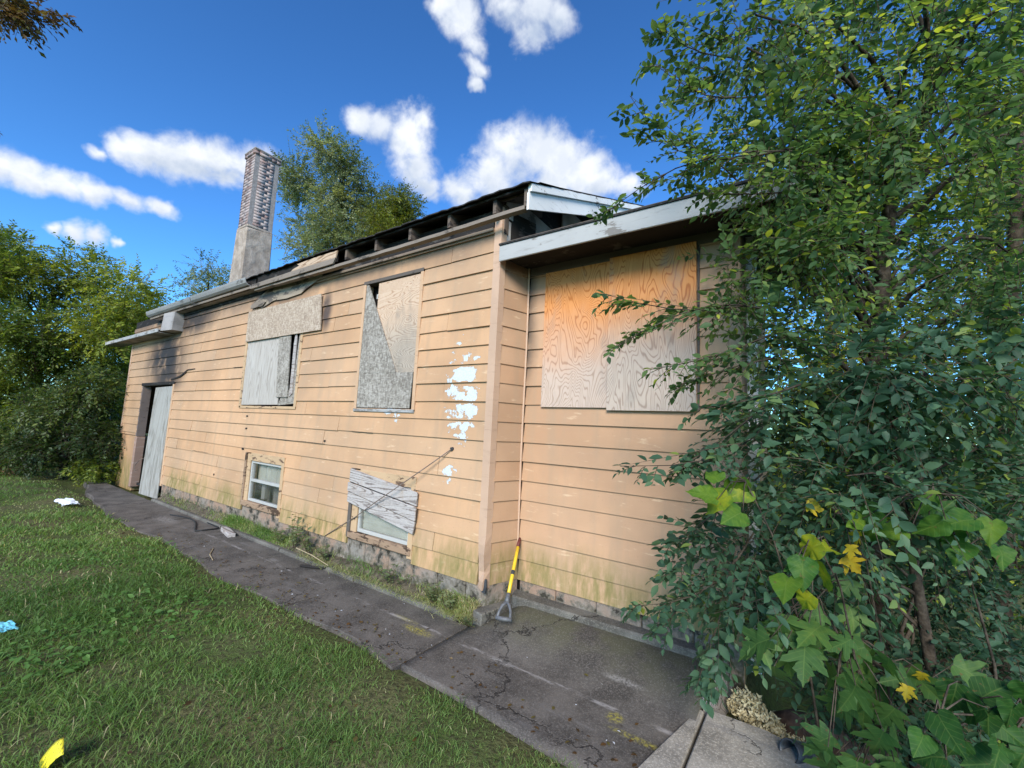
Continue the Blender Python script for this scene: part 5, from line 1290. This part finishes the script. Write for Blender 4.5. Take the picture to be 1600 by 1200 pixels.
# broad-leaved ground cover in the lawn
Xc, Yc = lawn_points(90000, -7, 1.4, -2.5, 2.35, 1.7)
pm = noise2(Xc, Yc, 2.6, 21) - .25 * ss(Yc, 1.5, 2.1)
kk = pm > .30; Xc, Yc = Xc[kk], Yc[kk]
n = len(Xc); P = np.stack([Xc, Yc, lawn_h(Xc, Yc) + rng.uniform(.02, .07, n)], 1)
a = rng.uniform(0, 6.28, n)
lv = scatter(LEAF_NEAR, P, np.stack([np.cos(a), np.sin(a), rng.normal(.05, .25, n)], 1), np.array([0, 0, 1.]) + rng.normal(0, .35, (n, 3)), rng.uniform(.024, .062, n), .40 + rng.normal(0, .12, n))
tag(big_mesh('clover_patch', lv[0], lv[1], MT['leaf_clover'], None, lv[2]), 'low broad-leaved clover and ground ivy scattered through the lawn', 'ground cover', kind='stuff')
# weeds and dead stalks in the bed at the wall foot
nb = 15000
Xb = rng.uniform(-10.3, -2.48, nb); Yb = rng.uniform(3.10, 3.25, nb)
dens = np.clip(.18 + .9 * noise2(Xb, 0 * Xb, 2.3, 31) + .25 * ss(Xb, -7.2, -5.5), .03, 1) * np.where(Xb < -7.6, .25, 1)
kk = rng.random(nb) < dens; Xb, Yb = Xb[kk], Yb[kk]; n = len(Xb)
hb = rng.uniform(.03, .10, n) * (1 + .5 * noise2(Xb, 0 * Xb, 3.1, 33)) * (.55 + .6 * ss(Yb, 3.1, 3.2)); tb = .50 + .35 * noise2(Xb, Yb, 4, 35) + rng.normal(0, .18, n) + .3 * ss(Xb, -3.4, -2.6)
Vv, Tt, Aa = blades(Xb, Yb, .04 + 0 * Xb + .06 * ss(Yb, 3.1, 3.25), np.clip(hb, .03, .3), .0055 * rng.uniform(.7, 1.4, n), tb, 1.0)
# thatch lying on the kerb
nt_ = 1500
Xt = np.concatenate([rng.uniform(-5.2, -2.5, nt_), rng.uniform(-2.75, -2.4, 250)]); Yt = np.concatenate([rng.normal(3.08, .05, nt_), rng.normal(3.05, .05, 250)])
Vt, Tt2, At = blades(Xt, Yt, .035 + .0 * Xt + .02 * rng.random(len(Xt)), rng.uniform(.02, .05, len(Xt)), .004 + 0 * Xt, .78 + rng.normal(0, .12, len(Xt)), 2.6)
Vv, Tt, Aa = cat([(Vv, Tt, Aa), (Vt, Tt2, At)])
tag(big_mesh('bed_weeds', Vv, Tt, MT['grass'], None, Aa), 'rough grass and dead thatch along the foot of the front wall', 'weeds', kind='stuff')

def weed(x, y, n, h, tint, label, lsz=.05):
    root = empty('tall_weed', (x, y, .05), label, 'weed', 'weeds at the wall foot')
    mb = MB(); Ls = []
    for i in range(n):
        a = np.array([x + rng.normal(0, .03), y + rng.normal(0, .015), .05]); hh = h * rng.uniform(.6, 1.1)
        b = a + np.array([rng.normal(0, .10), -abs(rng.normal(.06, .04)), hh])
        lp = limb_pts(a, b, 0, 4); mb.tube([tuple(q) for q in lp], [.004, .003, .0025, .0015], 4, caps=False)
        S = 9; f = np.linspace(.2, 1, S)
        base = a + (b - a) * f[:, None]
        ang_ = np.arange(S) * 2.4
        ax = np.stack([np.cos(ang_), np.sin(ang_) * .8 - .2, np.full(S, .35)], 1)
        Ls.append(scatter(LEAF_NEAR, base, ax, np.array([0, 0, 1.]) + rng.normal(0, .2, (S, 3)), lsz * rng.uniform(.7, 1.2, S), tint + rng.normal(0, .1, S)))
    mb.build('stem', MT['twig'], root)
    Vv, Tt, Aa = cat(Ls)
    big_mesh('leaves', Vv, Tt, MT['leaf_poplar'], root, Aa)
weed(-5.55, 3.16, 5, .42, .55, 'tall grey-green weed between the two basement windows', .085)
weed(-5.15, 3.15, 5, .34, .5, 'leafy weed where the slanting cable meets the ground', .085)
weed(-5.85, 3.15, 4, .24, .45, 'short weed just right of the small basement window', .07)
weed(-4.75, 3.14, 4, .20, .35, 'low weed left of the plank-covered window', .06)
weed(-3.6, 3.15, 5, .22, .4, 'low weed under the plank-covered window', .06)
weed(-2.95, 3.12, 6, .22, .55, 'bushy grey weed left of the house corner', .055)
weed(-2.7, 3.10, 5, .18, .6, 'small wiry weed right at the house corner', .045)
weed(-2.36, 2.98, 3, .09, .2, 'tiny green sprout on the walk by the house corner', .04)

# ------------------------------------------------------------------ small things
sh = empty('broken_shovel', (-2.12, 3.22, .08), 'broken shovel with yellow shaft leaning D-grip down in the porch corner', 'shovel')
zg = float(apron_h(-2.12, 3.2))
a = Vector((-2.135, 3.20, zg + .19)); b = Vector((-2.275, 3.55, .62))
dv = (b - a).normalized()
MB().tube([a, a.lerp(b, .33), a.lerp(b, .66), b], .0165, 12).build('shaft', MT['yellow'], sh, smooth=True)
MB().tube([a.lerp(b, .42), a.lerp(b, .50)], .0172, 12).build('shaft_label', MT['black_plastic'], sh)
MB().tube([b - dv * .01, b + dv * .04, b + dv * .09], [.019, .017, .012], 10).build('ferrule', MT['rust_red'], sh, smooth=True)
grip = MB()
sd_ = Vector((.93, .36, 0)).normalized(); dn = -dv
base = a + dn * .0
grip.tube([a + dv * .04, a, a + dn * .04], [.019, .021, .022], 10)
for s_ in (-1, 1):
    grip.tube([a + dn * .03, a + dn * .07 + sd_ * s_ * .032, a + dn * .12 + sd_ * s_ * .050, a + dn * .175 + sd_ * s_ * .055], [.014, .013, .012, .014], 8)
grip.tube([a + dn * .175 - sd_ * .068, a + dn * .178, a + dn * .175 + sd_ * .068], [.016, .018, .016], 10)
grip.build('d_grip', MT['grip_grey'], sh, smooth=True)

cb = empty('cable', (-2.926, YA - .02, 1.51), 'thin brown cable slanting from a hole in the siding down to the weeds', 'cable')
pts = []
for i in range(15):
    t = i / 14
    x = -2.926 + (-4.95 + 2.926) * t; z = 1.51 + (.30 - 1.51) * t - .07 * math.sin(math.pi * min(1, t * 1.1)) * (1 - t) - .05 * math.sin(math.pi * t) * .3
    pts.append((x, YA - .03 - .10 * math.sin(math.pi * min(1, t * 1.4)) , z))
MB().tube(pts, .0055, 7).build('cable_run', MT['wire'], cb, smooth=True)
MB().tube([(-2.926, YA - .03, 1.512), (-2.92, YA + .0, 1.515)], [.02, .022], 9).build('grommet', MT['black_plastic'], cb)

pts = [(-8.9 + .12 * i, 2.86 + .13 * math.sin(i * .32) - .004 * i, .014) for i in range(13)] + [(-7.40, 3.0, .014), (-7.5, 3.04, .014), (-7.9, 3.05, .014)]
tag(MB().tube(pts, .010, 6).build('black_hose', MT['black_wire'], None, smooth=True), 'thin black cable looped on the far part of the walk', 'cable')
tag(MB().hexa([(-7.25, 2.98, .0), (-6.80, 2.90, .0), (-6.77, 2.99, .0), (-7.22, 3.07, .0), (-7.25, 2.98, .065), (-6.80, 2.90, .055), (-6.77, 2.99, .055), (-7.22, 3.07, .065)]).build('wood_offcut', MT['plank'], None, bevel=.005),
    'grey wood offcut lying on the walk below the small basement window', 'wood scrap')
tag(MB().tube([(-4.92, 2.92, .016), (-4.72, 3.0, .02), (-4.55, 3.09, .026)], [.014, .016, .012], 6).build('charred_stick', MT['char'], None),
    'short black charred stick on the walk below the weeds', 'stick')
tag(MB().tube([(-6.35, 2.55, .012), (-6.1, 2.42, .014), (-5.85, 2.36, .012)], [.006, .006, .004], 5).build('dry_twig', MT['dead_stem'], None),
    'pale dry twig lying across the walk at the grass edge', 'twig')
tag(MB().tube([(-5.35, 3.10, .10), (-4.95, 3.07, .10), (-4.55, 3.04, .07)], [.007, .007, .005], 5).build('dead_stalk', MT['dead_stem'], None),
    'long pale dead stalk lying on the kerb by the weeds', 'stalk')

def crumple(name, cx, cy, cz, sx, sy, sz, mat, label, cat_, seed):
    r = np.random.default_rng(seed); n = 12; m_ = 9
    vs, fs = [], []
    for i in range(n):
        for j in range(m_):
            u, v = i / (n - 1) - .5, j / (m_ - 1) - .5
            k_ = 1 - .3 * r.random() * (abs(u) > .45 or abs(v) > .45)
            vs.append((cx + u * sx * k_, cy + v * sy * k_, cz + sz * (.3 + .7 * r.random()) * (1 - 1.5 * u * u - 1.5 * v * v)))
    for i in range(n - 1):
        for j in range(m_ - 1):
            a_ = i * m_ + j
            fs.append((a_, a_ + m_, a_ + m_ + 1, a_ + 1))
    o = MB().add(vs, fs).build(name, mat, None)
    s_ = o.modifiers.new('t', 'SOLIDIFY'); s_.thickness = .004
    return tag(o, label, cat_)
crumple('plastic_bag', -10.75, 1.92, .06, .75, .26, .08, MT['litter_white'], 'crumpled white plastic bag on the grass near the far walk', 'bag', 1)
crumple('card_scrap', -5.06, .67, .05, .24, .12, .03, MT['litter_blue'], 'turquoise card scrap in the grass at the left edge', 'litter', 2)
th = empty('yellow_tag', (-3.05, .66, .08), 'yellow printed tag sticking up in the grass at the bottom left', 'tag')
vs = []; fs = []
for i in range(7):
    t = i / 6; zz = .03 + .095 * math.sin(t * 1.5); bend = .16 * t
    for j in range(4):
        s_ = (j / 3 - .5) * .14
        vs.append((-3.03 + bend * .30 + s_ * .95, .57 + bend * .40 - s_ * .35 + .01 * j, zz + .012 * math.sin(j * 1.8)))
for i in range(6):
    for j in range(3):
        a_ = i * 4 + j; fs.append((a_, a_ + 1, a_ + 5, a_ + 4))
o = MB().add(vs, fs).build('tag_sheet', MT['tag_yellow'], th, smooth=True)
o.modifiers.new('t', 'SOLIDIFY').thickness = .003
# crumbs of paint and leaf litter on the walk
chips = []
for i in range(36):
    x = random.uniform(-7.5, -.8); y = random.uniform(2.4, 3.0); z = (float(apron_h(x, y)) if x > -2.43 else .008) + .003; s_ = random.uniform(.006, .018); a_ = random.uniform(0, 6.28)
    chips.append((x, y, z, s_, a_))
c = np.array(chips)
lv = scatter(LEAF_FAR, c[:, :3], np.stack([np.cos(c[:, 4]), np.sin(c[:, 4]), 0 * c[:, 4] + .1], 1), np.tile([0, 0, 1.], (len(c), 1)) + rng.normal(0, .2, (len(c), 3)), c[:, 3] * 1.6, rng.random(len(c)))
tag(big_mesh('paint_chips', lv[0], lv[1], MT['litter_white'], None), 'tiny pale paint chips scattered over the dark walk', 'debris', kind='stuff')
nl = 260
P = np.stack([rng.uniform(-8, -.7, nl), 2.28 + np.abs(rng.normal(0, .22, nl)), np.zeros(nl)], 1)
P[:, 2] = np.where(P[:, 0] > -2.43, apron_h(P[:, 0], P[:, 1]), .008) + .006
a_ = rng.uniform(0, 6.28, nl)
lv = scatter(LEAF_NEAR, P, np.stack([np.cos(a_), np.sin(a_), .1 + 0 * a_], 1), np.array([0, 0, 1.]) + rng.normal(0, .3, (nl, 3)), rng.uniform(.02, .04, nl), rng.random(nl))
tag(big_mesh('fallen_leaves', lv[0], lv[1], MT['leaf_brown'], None, lv[2]), 'small brown fallen leaves along the grass side of the walk', 'leaves', kind='stuff')

nl = 200
Pl = np.stack([rng.uniform(-9, .6, nl), rng.uniform(-1.0, 2.2, nl), np.zeros(nl)], 1); Pl[:, 2] = lawn_h(Pl[:, 0], Pl[:, 1]) + rng.uniform(.03, .06, nl)
a_ = rng.uniform(0, 6.28, nl)
lv = scatter(LEAF_NEAR, Pl, np.stack([np.cos(a_), np.sin(a_), .1 + 0 * a_], 1), np.array([0, 0, 1.]) + rng.normal(0, .45, (nl, 3)), rng.uniform(.025, .05, nl), rng.random(nl))
tag(big_mesh('lawn_leaf_litter', lv[0], lv[1], MT['leaf_brown'], None, lv[2]), 'dead brown leaves caught in the lawn grass', 'leaves', kind='stuff')

# sunken corner: upright plank edge, dry flower heads, log, pipe
tag(MB().hexa([(-.53, 3.14, -.3), (-.49, 3.12, -.3), (-.40, 3.78, -.3), (-.45, 3.80, -.3), (-.56, 3.16, .085), (-.515, 3.14, .085), (-.43, 3.78, .12), (-.48, 3.80, .12)]).build('edging_plank', MT['plank'], None, bevel=.004),
    'weathered plank on edge holding the apron beside the sunken corner', 'plank')
def dry_head(cx, cy, cz, r, n, label):
    root = empty('dried_flower_head', (cx, cy, cz - r), label, 'dried plant', 'dried flower heads by the plank')
    u = nrm(rng.normal(0, 1, (n, 3))); P = np.array([cx, cy, cz]) + u * r * (.6 + .4 * rng.random((n, 1))) * np.array([1, 1, .8])
    lv = scatter(LEAF_FAR, P, rng.normal(0, 1, (n, 3)), u + rng.normal(0, .6, (n, 3)), rng.uniform(.018, .036, n), rng.random(n))
    big_mesh('bracts', lv[0], lv[1], MT['dry_tan'], root)
    MB().tube([(cx, cy, cz - r * 1.6 - .1), (cx + .01, cy, cz - r), (cx, cy, cz)], [.008, .007, .005], 5).build('stalk', MT['dead_stem'], root)
dry_head(-.33, 3.42, -.02, .115, 900, 'pale tan dried flower head next to the plank')
dry_head(-.21, 3.36, -.06, .10, 800, 'pale tan dried flower head in the middle behind the pale slab')
dry_head(-.06, 3.26, -.08, .085, 600, 'brownish dried flower head nearest the black pipe')
lg = MB().tube([(-.18, 3.60, -.16), (-.05, 3.56, -.10), (.12, 3.50, -.08), (.30, 3.42, -.12)], [.07, .10, .10, .07], 12)
tag(lg.build('rotten_log', MT['log'], None, smooth=True), 'rounded dark brown log behind the dried flower heads', 'log')
pp = MB()
n = 16
pr_ = [(.058, 0), (.062, .01), (.058, .02), (.062, .03), (.058, .04), (.062, .05), (.058, .06), (.062, .07), (.058, .08), (.062, .09), (.058, .14), (.050, .14), (.050, .0)]
ax_ = Vector((-.55, -.75, .36)).normalized(); u_ = ax_.cross(Vector((0, 0, 1))).normalized(); w_ = ax_.cross(u_)
o_ = Vector((-.04, 3.02, .04))
vs = []; fs = []
for r_, t_ in pr_:
    for k_ in range(n):
        an = 2 * math.pi * k_ / n
        vs.append(o_ + ax_ * (t_ - .06) + (u_ * math.cos(an) + w_ * math.sin(an)) * r_)
m_ = len(pr_)
for i in range(m_):
    for k_ in range(n):
        a1 = i * n + k_; b1 = i * n + (k_ + 1) % n; c1 = ((i + 1) % m_) * n + (k_ + 1) % n; d1 = ((i + 1) % m_) * n + k_
        fs.append((a1, b1, c1, d1))
tag(pp.add(vs, fs).build('drain_pipe', MT['black_plastic'], None, smooth=True), 'open end of a black corrugated drain pipe by the pale slab', 'pipe')
